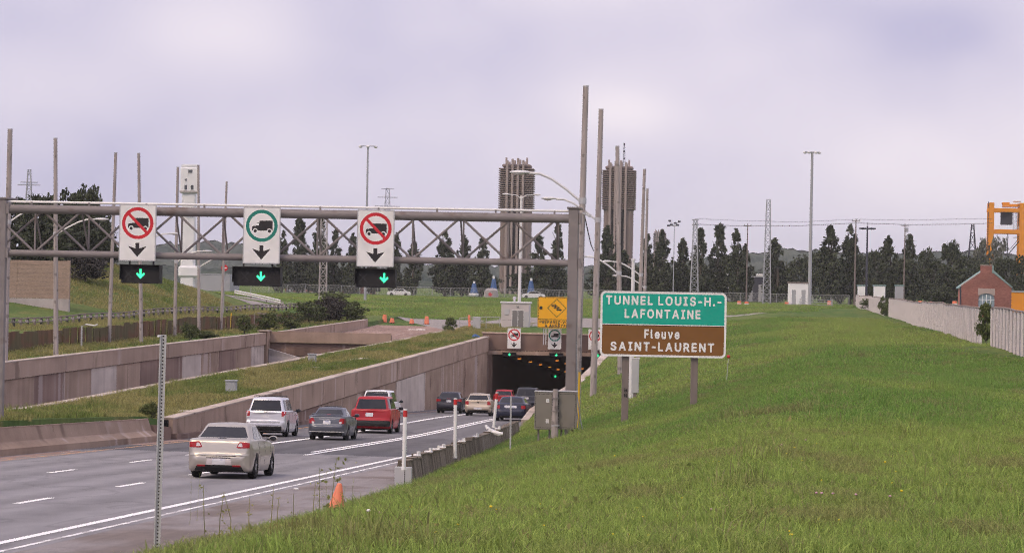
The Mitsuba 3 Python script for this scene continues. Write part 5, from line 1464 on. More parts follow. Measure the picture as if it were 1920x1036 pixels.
solo('concrete_rubble', 'pale concrete rubble scattered along the grassy median', 'rubble', cat(dbr), 'stone_debris', kind='stuff')

# ------------------------------------------------------------------ ventilation towers
def vent_tower(px, top, Z, wpx, label, antenna=False, fins=19):
    s = FOC / Z; k = wpx / s / 9.3
    p = at(px, top, Z); base = -2.9
    t = thing('ventilation_tower', label, 'tower', 'ribbed ventilation towers')
    Ht = p[2] - 1.7 - base
    M = mat_at(np.array([p[0], p[1] + 5, base]), rz=-0.06)
    q = k * 8.0
    core = box(q, q, Ht, (0, 0, Ht / 2), bevel=0.7 * k)
    part(t, 'shaft', core, 'tower_concrete', M)
    fh = 10.8 * k
    part(t, 'recess', cat([box(3.9 * k, q + 0.16, Ht - 0.3, (0.1 * k, 0, Ht / 2 - 0.2)), box(q + 0.2, q + 0.2, fh, (0, 0, Ht - fh / 2 - 0.25))]), 'tower_dark', M)
    for i in range(fins):
        z = Ht - 0.35 - (fh - 0.5) * i / (fins - 1)
        part(t, 'louvre', box(9.3 * k, 9.3 * k, 0.30 * k, (0, 0, z), bevel=0.12 * k), 'tower_concrete', M)
    part(t, 'crown_slab', box(7.6 * k, 7.6 * k, 0.9 * k, (0, 0, Ht + 0.5 * k), bevel=0.3 * k), 'tower_concrete', M)
    for x, hx in ((-2.35, 1.9), (-0.95, 2.3), (0.5, 2.5), (1.9, 2.0)):
        for sy in (-1, 1):
            part(t, 'rib', box(0.62 * k, 0.7 * k, Ht + hx, (x * k, sy * 4.85 * k, (Ht + hx) / 2), bevel=0.1 * k), 'tower_rib', M)
    for x in (-2.9, 2.6):
        part(t, 'prong', box(0.5 * k, 0.5 * k, 2.4 * k, (x * k, 0, Ht + 1.6 * k), bevel=0.1 * k), 'tower_rib', M)
    if antenna:
        h = Ht + 1.0
        legs = [tube([[1.2 + 0.35 * math.cos(a), 0.35 * math.sin(a), h], [1.2 + 0.12 * math.cos(a), 0.12 * math.sin(a), h + 6.6]], 0.06, 5) for a in (0, 2.1, 4.2)]
        for i in range(8):
            legs.append(tube([[1.2 - 0.3, 0, h + 0.4 + 0.75 * i], [1.2 + 0.3, 0, h + 0.8 + 0.75 * i]], 0.04, 5))
        for z, r in ((2.2, 0.45), (4.2, 0.5), (6.2, 0.4)):
            legs.append(box(r, r, 0.5, (1.2, 0, h + z)))
        part(t, 'antenna_mast', cat(legs), 'crane_dark', M)
vent_tower(970, 302, 800, 66, 'brown ribbed ventilation tower left of the tall wooden poles')
vent_tower(1163, 306, 830, 64, 'brown ribbed ventilation tower with an antenna behind the wooden poles', True)
vent_tower(1238, 432, 2050, 26, 'tiny distant ventilation tower on the horizon right of the poles', fins=9)

# white tower
wt = thing('white_tower', 'slender white tower with a wider windowed head', 'tower')
ZW = 620.0; sw = FOC / ZW
p = at(356, 314, ZW); zb_ = -3.0; M = mat_at(np.array([p[0], p[1], 0]), rz=0.05)
zh = at(356, 363, ZW)[2]
part(wt, 'shaft', box(26 / sw, 26 / sw, zh - zb_, (0, 0, (zh + zb_) / 2), bevel=0.3), 'white_paint', M)
part(wt, 'head', box(34 / sw, 34 / sw, p[2] - zh, (0.05, 0, (zh + p[2]) / 2), bevel=0.25), 'white_paint', M)
part(wt, 'head_cornice', box(36.5 / sw, 36.5 / sw, 0.45, (0.05, 0, zh + 0.35), bevel=0.1), 'pale_concrete', M)
part(wt, 'parapet', box(30 / sw, 30 / sw, 0.6, (0, 0, p[2] + 0.3), bevel=0.1), 'white_paint', M)
for x, y, a, b in ((-6, 352, 5, 9), (6, 352, 5, 9), (-6, 338, 4, 4), (2, 322, 8, 6)):
    z = at(356, y, ZW)[2]
    w_ = part(wt, 'window', box(a / sw, 0.15, b / sw, (x / sw, -17.2 / sw, z)), 'window_dark', M)
    part(w_, 'sill', box(a / sw + 0.15, 0.25, 0.12, (x / sw, -17.3 / sw, z - b / sw / 2 - 0.06)), 'white_paint', M)
zt2 = at(356, 498, ZW)[2]; part(wt, 'base_block', box(40 / sw, 34 / sw, 22 / sw, (0.3, 0, zt2 - 11 / sw), bevel=0.4), 'white_paint', M)
part(wt, 'balcony', box(20 / sw, 1.2, 0.25, (0, -16 / sw, at(356, 400, ZW)[2])), 'pale_concrete', M)

# ------------------------------------------------------------------ brick house
bh = thing('brick_house', 'red brick gable house with arched window behind the grey fence', 'house')
ZH = 342.0; sh = FOC / ZH
o = at(1849, 576, ZH); MH = mat_at(np.array([o[0], o[1], 0]), rz=-0.11)
zz = lambda y: at(1849, y, ZH)[2]
prof = Polygon([(-47 / sh, -2.9), (-47 / sh, zz(536)), (-12 / sh, zz(511)), (-12 / sh, zz(498)), (10 / sh, zz(498)), (10 / sh, zz(510)), (46 / sh, zz(538)), (46 / sh, -2.9)])
win = shapely.union_all([sbox(-15 / sh, zz(576), 15 / sh, zz(559)), affinity.translate(affinity.scale(Point(0, 0).buffer(15 / sh, 16), 1, 0.62), 0, zz(559))])
part(bh, 'gable_wall', prism(prof.difference(win), 0.35), 'brick', MH)
part(bh, 'window_head', shift(prism(sbox(-16 / sh, zz(553), 15.5 / sh, zz(540.5)).difference(win), 0.06), 0, -0.352), 'stone_trim', MH)
wdw = part(bh, 'window', shift(prism(win, 0.05), 0, -0.12), 'window_blue', MH)
part(wdw, 'glazing_bar', shift(prism(shapely.union_all([sbox(-0.05, zz(576), 0.05, zz(552)), sbox(-15 / sh, zz(562), 15 / sh, zz(561)), sbox(-7.5 / sh - .03, zz(576), -7.5 / sh + .03, zz(553)), sbox(7.5 / sh - .03, zz(576), 7.5 / sh + .03, zz(553))]).intersection(win), 0.05), 0, -0.175), 'white_paint', MH)
part(bh, 'window_void', shift(prism(win.buffer(0.05), 0.05), 0, 0.0), 'window_dark', MH)
part(bh, 'side_wall', box(0.3, 9, zz(536) + 2.9, (-47 / sh + 0.15, 4.51, (zz(536) - 2.9) / 2)), 'brick', MH)
part(bh, 'side_wall', box(0.3, 9, zz(538) + 2.9, (46 / sh - 0.15, 4.51, (zz(538) - 2.9) / 2)), 'brick', MH)
def roof_plane(x0, z0, x1, z1, th=0.16):
    return trimesh.Trimesh(np.array([[x, y, z + k] for x, z in ((x0, z0), (x1, z1)) for y in (0.02, 9.3) for k in (0, th)])).convex_hull
for (x0, y0, x1, y1) in ((-51, 540, 0, 503), (50, 542, 0, 503)):
    part(bh, 'roof', roof_plane(x0 / sh, zz(y0) - 0.1, x1 / sh, zz(y1) - 0.1), 'copper_green', MH)
part(bh, 'verge_coping', cat([shift(prism(Polygon([(10 / sh, zz(510)), (46 / sh, zz(538)), (49 / sh, zz(538)), (12.5 / sh, zz(506))]), 0.5), 0, 0.05), shift(prism(sbox(9.5 / sh, zz(511), 12.5 / sh, zz(497)), 0.5), 0, 0.05)]), 'copper_green', MH)
part(bh, 'verge_coping', cat([shift(prism(Polygon([(-47.5 / sh, zz(537.5)), (-12.5 / sh, zz(512)), (-12.5 / sh, zz(510)), (-48 / sh, zz(535)),]), 0.42), 0, 0.02), shift(prism(sbox(-13 / sh, zz(498), 11 / sh, zz(496.5)), 0.45), 0, 0.03)]), 'stone_trim', MH)
part(bh, 'downpipe', box(0.12, 0.12, zz(538) + 2.9, (-47 / sh - 0.08, -0.42, (zz(538) - 2.9) / 2)), 'crane_dark', MH)

# ------------------------------------------------------------------ gantry crane of the port
gc = thing('gantry_crane', 'orange port gantry crane cut by the right frame edge', 'crane')
ZC = 690.0; so = FOC / ZC
o = at(1889, 470, ZC); MC = mat_at(np.array([o[0], o[1], 0]), rz=-0.12)
cz = lambda y: at(1889, y, ZC)[2]
cx = lambda x: (x - 1889) / so
gz0 = -2.9
for xx, wpx in ((1858.5, 9), (1915, 9)):
    for yy in (0.0, 5.5):
        part(gc, 'leg', box(wpx / so, 1.0, cz(380) - gz0, (cx(xx) - yy * 0.05, yy, (cz(380) + gz0) / 2), bevel=0.05), 'crane_orange', MC)
for yy in (-0.05, 5.6):
    part(gc, 'main_girder', box(76 / so, 0.8, 7 / so, (cx(1889), yy, cz(394)), bevel=0.04), 'crane_orange', MC)
    part(gc, 'tie_beam', box(50 / so, 0.7, 8 / so, (cx(1889), yy, cz(434)), bevel=0.04), 'crane_orange', MC)
    part(gc, 'sill_beam', box(70 / so, 0.9, 6 / so, (cx(1889), yy, cz(548)), bevel=0.04), 'crane_orange', MC)
part(gc, 'trolley', cat([box(28 / so, 4.5, 6 / so, (cx(1893), 2.7, cz(385)), bevel=0.1), box(14 / so, 4.0, 3 / so, (cx(1885), 2.7, cz(380.5)), bevel=0.1)]), 'crane_orange', MC)
part(gc, 'trolley_roof', box(14 / so, 3.5, 0.3, (cx(1906), 2.7, cz(377)), bevel=0.1), 'bright_metal', MC)
part(gc, 'cab', box(22 / so, 3.0, 24 / so, (cx(1887), 2.7, cz(409)), bevel=0.15), 'crane_dark', MC)
part(gc, 'hoist_rope', cat([tube([[cx(x), 2.7, cz(395)], [cx(x), 2.7, cz(432)]], 0.05, 5) for x in (1900, 1903, 1906, 1909)] + [tube([[cx(1890), 2.7, cz(438)], [cx(1890), 2.7, cz(480)]], 0.10, 5)]), 'crane_dark', MC)
part(gc, 'hand_rail', cat([tube([[cx(1866), -0.3, cz(y)], [cx(1920), -0.3, cz(y)]], 0.04, 5) for y in (387, 424, 427)] + [tube([[cx(x), -0.3, cz(430)], [cx(x), -0.3, cz(424)]], 0.04, 5) for x in range(1868, 1914, 5)]), 'rail_white', MC)
part(gc, 'ladder', cat([tube([[cx(1851), 0, cz(y)], [cx(1857), 0, cz(y + 0.6)]], 0.06, 5) for y in (381, 390, 396, 401)] + [tube([[cx(1852), 0, cz(378)], [cx(1852), 0, cz(470)]], 0.08, 5)]), 'crane_dark', MC)
part(gc, 'stair', cat([tube([[cx(1893), 2, cz(474)], [cx(1914), 2, cz(448)]], 0.12, 5), tube([[cx(1893), 2, cz(468)], [cx(1914), 2, cz(442)]], 0.06, 5), tube([[cx(1900), 2, cz(445)], [cx(1914), 2, cz(443)]], 0.08, 5)]), 'crane_dark', MC)

# ------------------------------------------------------------------ masts, pylons, wires
def high_mast(px, top, Z, label, heads=4, r=0.30, spread=1.3, bright=True):
    t, p, g = mast('high_mast_light', label, 'light mast', px, top, Z, r, 'grey_paint')
    part(t, 'lamp_ring', tube([p + [-spread, 0, 0.1], p + [spread, 0, 0.1]], 0.08, 6), 'grey_paint')
    for k in range(heads):
        x = -spread + 2 * spread * k / (heads - 1)
        m = trimesh.creation.icosphere(1, 0.32); m.apply_scale((1.0, 1.0, 0.7))
        part(t, 'lamp_head', shift(m, *(p + np.array([x, 0.3 * (-1) ** k, 0.0]))), 'rail_white' if bright else 'grey_paint', smooth=True)
high_mast(690, 275, 470, 'tall light mast with two bright heads left of the towers', 3, 0.22, 1.2)
high_mast(1523, 286, 500, 'tallest light mast right of the towers with a ring of bright lamps', 5, 0.33, 1.2)
t, p, g = mast('umbrella_light', 'dark light mast with a wide flat shade above the right trees', 'light mast', 1626.5, 424, 520, 0.22, 'crane_dark')
m = trimesh.creation.icosphere(2, 1.0); m.apply_scale((0.78, 0.5, 0.18))
for x in (-0.75, 0.75): part(t, 'lamp_shade', shift(m, *(p + [x, 0, -0.4])), 'crane_dark', smooth=True)
part(t, 'finial', tube([p, p + [0, 0, 0.7]], 0.05, 5), 'crane_dark')
t, p, g = mast('floodlight_cluster', 'slender pole with a cluster of floodlights right of the towers', 'light mast', 1264.5, 424, 560, 0.10, 'grey_paint')
for (x, z) in ((-0.9, 1.0), (-0.6, 0.3), (-1.1, 0.1), (0.6, 0.2), (0.9, 0.9), (0.15, 0.6)):
    a = part(t, 'floodlight', shift(box(0.55, 0.3, 0.32, bevel=0.06), *(p + [x, 0, z])), 'crane_dark')
    part(t, 'arm', tube([p, p + np.array([x, 0, z])], 0.05, 5), 'grey_paint')

def lattice(px, top, Z, wt_, wb_, label, mat='grey_paint', name='lattice_mast', cat_='lattice mast', n=12, r=0.09, arms=(), base=None):
    p = at(px, top, Z); u, v = uv_of(p)
    g = -float(ground_drop(u, v)[0]) if base is None else base
    t = thing(name, label, cat_)
    H = p[2] - g
    def cor(k, z):
        f = z / H; w = (wb_ * (1 - f) + wt_ * f) / 2
        sx, sy = ((-1, -1), (1, -1), (1, 1), (-1, 1))[k]
        return np.array([p[0] + sx * w, p[1] + sy * w, g + z])
    for k in range(4):
        part(t, 'leg', tube([cor(k, 0), cor(k, H)], r, 5), mat)
    br = []
    for i in range(n):
        z0, z1 = H * i / n, H * (i + 1) / n
        for k in range(4):
            a, b = (k, (k + 1) % 4) if i % 2 else ((k + 1) % 4, k)
            br.append(tube([cor(a, z0), cor(b, z1)], r * 0.6, 4, False)); br.append(tube([cor(k, z1), cor((k + 1) % 4, z1)], r * 0.6, 4, False))
    part(t, 'bracing', cat(br), mat, kind='stuff')
    for dz, hw_ in arms:
        part(t, 'cross_arm', tube([p + [-hw_, 0, dz], p + [hw_, 0, dz]], r * 1.2, 5), mat)
    return t, p
lattice(1441, 374, 520, 0.62, 1.35, 'thin pale lattice mast left of the tallest light mast', n=16, r=0.07)
lattice(1304, 412, 540, 0.6, 1.5, 'grey lattice tower carrying the power wires right of the towers', n=12, arms=((0.0, 0.6), (-0.9, 0.6)))
lattice(608, 405, 430, 0.85, 1.05, 'pale lattice column before the poplars below the gantry', mat='pale_concrete', n=10, r=0.085)
lattice(727, 353, 1500, 1.6, 6.5, 'faint distant power pylon behind the gantry', n=14, r=0.16, arms=((-0.3, 3.2), (-4.5, 5.0), (-9.0, 6.2)))
lattice(55, 318, 900, 0.8, 4.0, 'distant power pylon at the left behind the trees', n=12, r=0.12, arms=((-3.8, 2.6), (-4.6, 3.4)))
lattice(1824, 420, 700, 0.5, 3.4, 'dark lattice derrick left of the orange crane', mat='crane_dark', n=9, r=0.10)
for px, top, Z, lab, r in ((1605, 410, 520, 'utility pole among the poplars right of the light mast', 0.17), (1402, 419, 540, 'thin utility pole behind the poplars left of the lattice mast', 0.13), (1697, 419, 560, 'utility pole with transformers in the right trees', 0.15)):
    t, p, g = mast('service_pole', lab, 'utility pole', px, top, Z, r, 'post_wood')
    part(t, 'cross_arm', tube([p + [-0.7, 0, -0.4], p + [0.7, 0, -0.4]], 0.06, 5), 'post_wood')
    for x in (-0.6, 0, 0.6): part(t, 'insulator', tube([p + [x, 0, -0.4], p + [x, 0, -0.1]], 0.08, 6), 'grey_paint')
    if px == 1697:
        part(t, 'transformer', cat([trimesh.creation.cylinder(0.28, 0.8, sections=12).apply_translation(p + [0.35, 0, z]) for z in (-1.2, -2.6)]), 'grey_paint')
for k, pts_ in enumerate((((1303, 410), (1402, 414), (1500, 416), (1605, 411), (1700, 412), (1860, 410)), ((1303, 420), (1402, 424), (1500, 423), (1605, 418), (1700, 421), (1822, 420), (1860, 418)))):
    solo('power_wire', 'upper power wire strung across the right sky' if k == 0 else 'lower power wire strung just above the right poplars', 'wire', tube([at(x, y, 545) for x, y in pts_], 0.045 if k else 0.03, 5), 'wire_dark')

# ------------------------------------------------------------------ port clutter beyond the fence
def shed(px0, px1, top, Z, label, wall, roof, name='port_shed', cat_='shed', base=-2.85, dep=5.0, doors=0):
    s = FOC / Z; p = at((px0 + px1) / 2, top, Z); w = (px1 - px0) / s; h = p[2] - base
    t = thing(name, label, cat_)
    M = mat_at(np.array([p[0], p[1], base]), rz=-0.05)
    part(t, 'wall', box(w, dep, h, (0, dep / 2, h / 2), bevel=0.03), wall, M)
    part(t, 'roof', box(w + 0.3, dep + 0.3, 0.22, (0, dep / 2, h + 0.10), bevel=0.05), roof, M)
    for k in range(doors):
        part(t, 'door', box(w / doors * 0.42, 0.06, h * 0.7, (-w / 2 + w * (k + 0.5) / doors, -0.03, h * 0.36)), 'grey_paint', M)
shed(1480, 1516, 531, 500, 'white flat roofed cabin at the foot of the tallest light mast', 'white_paint', 'post_wood', doors=2)
shed(1322, 1436, 519, 620, 'long dark shed with a white roof edge behind the middle poplars', 'crane_dark', 'grey_paint', dep=9, doors=6)
for px, w in ((1335, 14), (1362, 8), (1400, 16), (1424, 12)):
    s = FOC / 612
    solo('skylight', {1335: 'white skylight on the long dark shed, first from the left', 1362: 'small white skylight on the long dark shed, second from left', 1400: 'white skylight on the long dark shed, largest one', 1424: 'white skylight at the right end of the long dark shed'}[px], 'skylight',
         shift(box(w / s, 2.0, 0.55, bevel=0.08), *at(px, 515.5, 612)), 'white_paint')
shed(1610, 1626, 536, 540, 'small white cabin left of the umbrella shaped light', 'white_paint', 'copper_green', name='port_cabin', cat_='cabin', dep=3)
shed(1640, 1660, 536, 540, 'white van sized cabin right of the umbrella shaped light', 'white_paint', 'copper_green', name='port_cabin', cat_='cabin', dep=3)
shed(1680, 1694, 536, 545, 'grey green upright tank house beside the white cabins', 'grey_paint', 'copper_green', name='port_cabin', cat_='cabin', dep=2.5)
shed(1893, 1925, 548, 420, 'orange and grey equipment hut right of the brick house', 'crane_orange', 'grey_paint', dep=3)
shed(640, 700, 527, 640, 'low brick red shed behind the left poplars', 'brick', 'grey_paint', dep=6, doors=3)
shed(535, 600, 528, 660, 'low dull red shed left of the pale lattice column', 'brick', 'grey_paint', dep=6, doors=3)
shed(343, 432, 515, 640, 'low blue grey hall at the foot of the white tower', 'grey_paint', 'grey_paint', dep=14, doors=4)
def buoy(px, top, Z, label):
    t = thing('harbour_buoy', label, 'buoy')
    p = at(px, top, Z); g = np.array([p[0], p[1], -2.8]); h = p[2] + 2.8
    part(t, 'float', shift(trimesh.creation.revolve(np.array([[0, 0], [0.8, 0.1], [1.0, 0.4], [0.95, 0.7], [0, 0.8]]), sections=18), *g), 'white_paint', smooth=30)
    part(t, 'cone', shift(trimesh.creation.revolve(np.array([[0.8, 0.8], [0.5, h * 0.62], [0.35, h * 0.86], [0, h * 0.87]]), sections=16), *g), 'blue_paint', smooth=30)
    part(t, 'lantern', shift(trimesh.creation.cylinder(0.22, h * 0.13, sections=10).apply_translation((0, 0, h * 0.935)), *g), 'white_paint')
buoy(926, 517, 575, 'blue harbour buoy left of the white lamp pole'); buoy(996, 521, 575, 'light blue harbour buoy right of the white lamp pole'); buoy(889, 527, 590, 'hazy grey blue buoy left of the emblem tank')
tk = thing('storage_tank', 'white round tank with a red leaf emblem behind the fence', 'tank')
p = at(921, 551, 568); part(tk, 'drum', shift(trimesh.creation.revolve(np.array([[0, -1.0], [1.3, -0.9], [1.38, 0.0], [1.25, 0.7], [0.7, 1.1], [0, 1.15]]), sections=22), *p), 'pale_concrete', smooth=40)
leaf = [(0, 1.0), (0.16, 0.68), (0.36, 0.78), (0.28, 0.32), (0.50, 0.52), (0.58, 0.36), (0.86, 0.40), (0.76, 0.12), (0.88, 0.02), (0.40, -0.34), (0.46, -0.52), (0.05, -0.46), (0.05, -0.85)]
lf_ = Polygon(leaf + [(-x, z) for x, z in reversed(leaf)]).buffer(0)
part(tk, 'leaf_emblem', shift(prism(affinity.scale(lf_, 0.52, 0.52, origin=(0, 0)), 0.03), *(p + [-0.2, -1.40, -0.1])), 'sign_red')
for k, px in enumerate((1366 + 20, 1400, 1475, 1555, 1690, 1712, 1726, 1745, 1765, 1790)):
    Z = 500 if px < 1600 else 400
    g = at(px, 564 + (k % 3), Z)
    t = thing('port_barrel', f'orange barrel behind the right fences, {ORD[k]} of the row from the left', 'barrel', 'orange barrels behind the fences')
    part(t, 'drum', shift(trimesh.creation.revolve(np.array([[0, -1.0], [0.36, -1.0], [0.32, 0.0], [0.0, 0.02]]), sections=12), *g), 'cone_orange', smooth=30)
    part(t, 'band', shift(trimesh.creation.cylinder(0.352, 0.14, sections=12).apply_translation((0, 0, -0.4)), *g), 'white_paint')
def far_car(px, py, Z, col, label):
    t = thing('parked_car', label, 'car')
    g = np.array([*at(px, py, Z)[:2], -2.8])
    prof = Polygon([(-2.2, 0.25), (-2.2, 0.75), (-1.9, 0.92), (-1.2, 0.98), (-0.6, 1.42), (0.8, 1.42), (1.5, 0.95), (2.1, 0.85), (2.25, 0.6), (2.2, 0.25)])
    part(t, 'body', shift(prism(prof, 1.7), *g), col)
    part(t, 'side_window', shift(prism(Polygon([(-1.0, 0.98), (-0.55, 1.35), (0.75, 1.35), (1.25, 0.98)]), 0.02), *(g + [0, -1.702, 0])), 'car_glass')
    for x in (-1.35, 1.35):
        m = trimesh.creation.cylinder(0.32, 0.2, sections=16); m.apply_transform(trimesh.transformations.rotation_matrix(math.pi / 2, [1, 0, 0]))
        part(t, 'wheel', shift(m, *(g + [x, -1.65, 0.32])), 'rubber')
far_car(748, 549, 560, 'paint_white', 'white car parked behind the fence below the red ringed gantry sign')
far_car(1000, 551, 562, 'paint_white', 'white car parked behind the fence right of the white lamp pole')
t = thing('round_sign', 'small round red no entry sign beside the ramp road', 'road sign')
p = at(421, 502, 330); u, v = uv_of(p); g = G(u, v)
part(t, 'disc', shift(prism(Point(0, 0).buffer(0.36, 16), 0.03), *p), 'sign_red'); part(t, 'bar', shift(prism(sbox(-0.26, -0.06, 0.26, 0.06), 0.004), *(p - [0, 0.031, 0])), 'sign_white_clean'); part(t, 'post', tube([g, p], 0.04, 6), 'grey_paint')

# ------------------------------------------------------------------ trees
def leaves(pts, size, rng, flat=0.0):
    """Leaf sized bent faces at the given points, one mesh."""
    n = len(pts)
    d = rng.standard_normal((n, 3)); d[:, 2] *= 1 - flat; d /= np.linalg.norm(d, axis=1, keepdims=True)
    e = np.cross(d, rng.standard_normal((n, 3))); e /= np.linalg.norm(e, axis=1, keepdims=True)
    nn = np.cross(d, e)
    s = (size * (0.6 + 0.8 * rng.random(n)))[:, None]
    a, b, c, q = pts - d * s, pts + e * s * 0.55 + nn * s * 0.12, pts + d * s, pts - e * s * 0.55 + nn * s * 0.12
    v = np.stack([a, b, c, q], 1).reshape(-1, 3)
    i = np.arange(n) * 4
    return trimesh.Trimesh(v, np.vstack([np.stack([i, i + 1, i + 2], 1), np.stack([i, i + 2, i + 3], 1)]), process=False)

def poplar_mesh(H, R, seed, n=2200, tip=0.0):
    rng = np.random.default_rng(seed)
    ctr = []
    for k in range(80):
        h = rng.random() ** 0.9
        prof = R * (1.12 - h) ** 0.8 * (0.62 + 0.55 * min(1.0, h / 0.22)) * (0.75 + 0.5 * rng.random())
        a = rng.random() * 2 * np.pi; rr = prof * math.sqrt(rng.random()) * 0.82
        ctr.append([rr * math.cos(a), rr * math.sin(a), H * (0.07 + 0.90 * h), H * (0.070 - 0.045 * h) * (0.6 + 0.7 * rng.random())])
    ctr = np.array(ctr)
    w = ctr[:, 3] ** 1.6; pick = rng.choice(len(ctr), n, p=w / w.sum())
    q = rng.standard_normal((n, 3)); q /= np.linalg.norm(q, axis=1, keepdims=True); q *= (rng.random((n, 1)) ** 0.45)
    pts = ctr[pick, :3] + q * ctr[pick, 3:] * np.array([0.70, 0.70, 1.45])
    tipn = 40
    tp = np.stack([0.05 * R * rng.standard_normal(tipn), 0.05 * R * rng.standard_normal(tipn), H * (0.88 + 0.12 * rng.random(tipn))], 1)
    pts = np.vstack([pts, tp])
    trunk = tube([[0, 0, -0.3], [0.05, 0, H * 0.4], [0, 0.03, H * 0.93]], [0.022 * H, 0.014 * H, 0.003 * H], 7)
    limbs = [trunk] + [tube([[0, 0, H * z], [R * 0.5 * math.cos(a), R * 0.5 * math.sin(a), H * (z + 0.16)]], [0.007 * H, 0.002 * H], 5) for z, a in zip(np.linspace(0.15, 0.7, 14), np.arange(14) * 2.4)]
    return cat(limbs), leaves(pts, 0.024 * H, rng)

def bushy_mesh(H, R, seed, n=2600, low=0.15):
    rng = np.random.default_rng(seed)
    ctr = []
    for k in range(38):
        a, z = rng.random() * 2 * np.pi, rng.random()
        rr = R * (0.35 + 0.65 * math.sin(math.pi * (0.18 + 0.75 * z))) * math.sqrt(rng.random())
        ctr.append([rr * math.cos(a), rr * math.sin(a), H * (low + (0.92 - low) * z), R * (0.22 + 0.24 * rng.random())])
    ctr = np.array(ctr)
    pick = rng.integers(0, len(ctr), n)
    q = rng.standard_normal((n, 3)); q /= np.linalg.norm(q, axis=1, keepdims=True); q *= (rng.random((n, 1)) ** 0.4)
    pts = ctr[pick, :3] + q * ctr[pick, 3:] * np.array([1, 1, 0.85])
    pts[:, 2] = np.maximum(pts[:, 2], 0.03 * H)
    limbs = [tube([[0, 0, -0.3], [0.02 * R, 0, H * 0.45], [0, 0, H * 0.8]], [0.03 * H, 0.018 * H, 0.006 * H], 7)]
    for k in range(9):
        c = ctr[k * 4]; limbs.append(tube([[0, 0, H * 0.2], c[:3] * [0.6, 0.6, 0.75], c[:3]], [0.012 * H, 0.008 * H, 0.003 * H], 5))
    return cat(limbs), leaves(pts, 0.05 * R + 0.035 * H * 0.5, rng)

_tv = {}
def tree(px, top, Z, wpx, kind, label, leaf='poplar_leaf', group=None, base=None, seed=0, name='tree', cat_='tree', n=None):
    p = at(px, top, Z); u, v = uv_of(p)
    g = -float(ground_drop(u, v)[0]) if base is None else base
    H = p[2] - g; Rr = wpx / 2 * Z / FOC
    key = (kind, seed, leaf)
    if key not in _tv:
        tm, lm = (poplar_mesh(1.0, 0.16, seed, n or 2700) if kind == 'poplar' else bushy_mesh(1.0, 0.45, seed, n or 2600))
        _tv[key] = (mikit.ply(tm, 'bark', smooth=40), mikit.ply(lm, leaf))
    a, b = _tv[key]
    k = thing(name, label, cat_, group)
    r0 = 0.140 if kind == 'poplar' else 0.44
    M = np.diag([Rr / r0, Rr / r0, H, 1.0]); M = trimesh.transformations.rotation_matrix(seed * 1.3 + px, [0, 0, 1]) @ M
    M[:3, 3] = (p[0], p[1], g)
    part(k, 'trunk', a, None, M); part(k, 'crown', b, None, M)
    return k

PG = 'poplars in the row behind the chain link fence'
for i, (px, top, w, Z, lab) in enumerate((
        (531, 432, 30, 600, 'poplar right of the green ringed gantry sign, first of the row'), (562, 404, 38, 605, 'tallest poplar of those below the gantry left of the lattice column'),
        (601, 406, 36, 600, 'poplar standing behind the pale lattice column'), (630, 430, 30, 604, 'poplar just right of the pale lattice column'),
        (662, 437, 30, 600, 'poplar left of the red ringed right gantry sign'), (700, 445, 32, 610, 'poplar hidden behind the right gantry sign and lane signal'), (744, 436, 28, 604, 'small poplar peeping out right of the right gantry sign'),
        (776, 452, 34, 596, 'low poplar under the gantry right of the right lane signal'), (836, 431, 42, 600, 'broad poplar midway between right gantry sign and ribbed tower'),
        (871, 441, 34, 604, 'poplar second left of the ribbed left tower'), (906, 446, 34, 598, 'poplar just left of the ribbed left tower'),
        (1010, 440, 40, 600, 'poplar just right of the ribbed left tower'), (1046, 414, 30, 606, 'thin open poplar left of the right gantry post'),
        (1140, 422, 38, 598, 'poplar at the left foot of the antenna tower'), (1170, 468, 36, 604, 'low poplar before the antenna tower'), (1214, 438, 32, 600, 'poplar behind the two shortest wooden poles'),
        (1242, 431, 40, 596, 'poplar before the tiny distant tower'), (1281, 446, 34, 600, 'slim poplar left of the power wire lattice tower'), (1315, 428, 36, 598, 'poplar right of the power wire lattice tower'),
        (1350, 419, 40, 602, 'tallest poplar between the lattice tower and lattice mast'), (1381, 429, 34, 596, 'double topped poplar left of the thin utility pole'), (1398, 456, 28, 602, 'short poplar hugging its double topped neighbour'),
        (1453, 446, 44, 598, 'broad poplar right of the pale lattice mast'), (1558, 422, 46, 590, 'tall poplar right of the tallest light mast'), (1596, 421, 46, 596, 'tall poplar beside the utility pole among poplars'),
        (1666, 442, 40, 590, 'poplar right of the umbrella shaped light'), (1706, 440, 40, 588, 'poplar below the pole with transformers'))):
    tree(px, top, Z, w * 1.18, 'poplar', lab, group=PG, seed=1 + (i * 3) % 8)
DG = 'dense trees behind the port yard'
for i, (px, top, w, Z, lab) in enumerate((
        (1505, 478, 70, 640, 'dense tree left of the tallest light mast'), (1545, 470, 60, 650, 'dense tree behind the tallest light mast'), (1480, 500, 60, 660, 'low round tree behind the white flat roofed cabin'),
        (1575, 486, 60, 620, 'dense tree between the two tall right poplars'), (1620, 480, 64, 620, 'dense tree behind the umbrella shaped light'), (1645, 470, 50, 630, 'bright green tree right of the umbrella shaped light'),
        (1690, 488, 70, 610, 'dense dark tree between the right poplars'), (1736, 466, 46, 620, 'tree right of the last poplar'), (1752, 484, 70, 600, 'low dark tree left of the flat topped one'),
        (1782, 455, 54, 590, 'flat topped green tree left of the brick house'), (1815, 482, 60, 585, 'dark tree at the left shoulder of the brick house'), (1790, 500, 90, 560, 'wide dark shrubby tree left of the brick house'),
        (1846, 488, 70, 600, 'dark tree behind the brick house chimney end'), (1885, 484, 60, 560, 'dark tree behind the right roof slope'), (1925, 478, 60, 570, 'dark tree at the right frame edge'))):
    tree(px, top, Z, w, 'bushy', lab, leaf='dark_leaf', group=DG, seed=11 + i % 4)
LT = 'low trees filling the gaps behind the poplars'
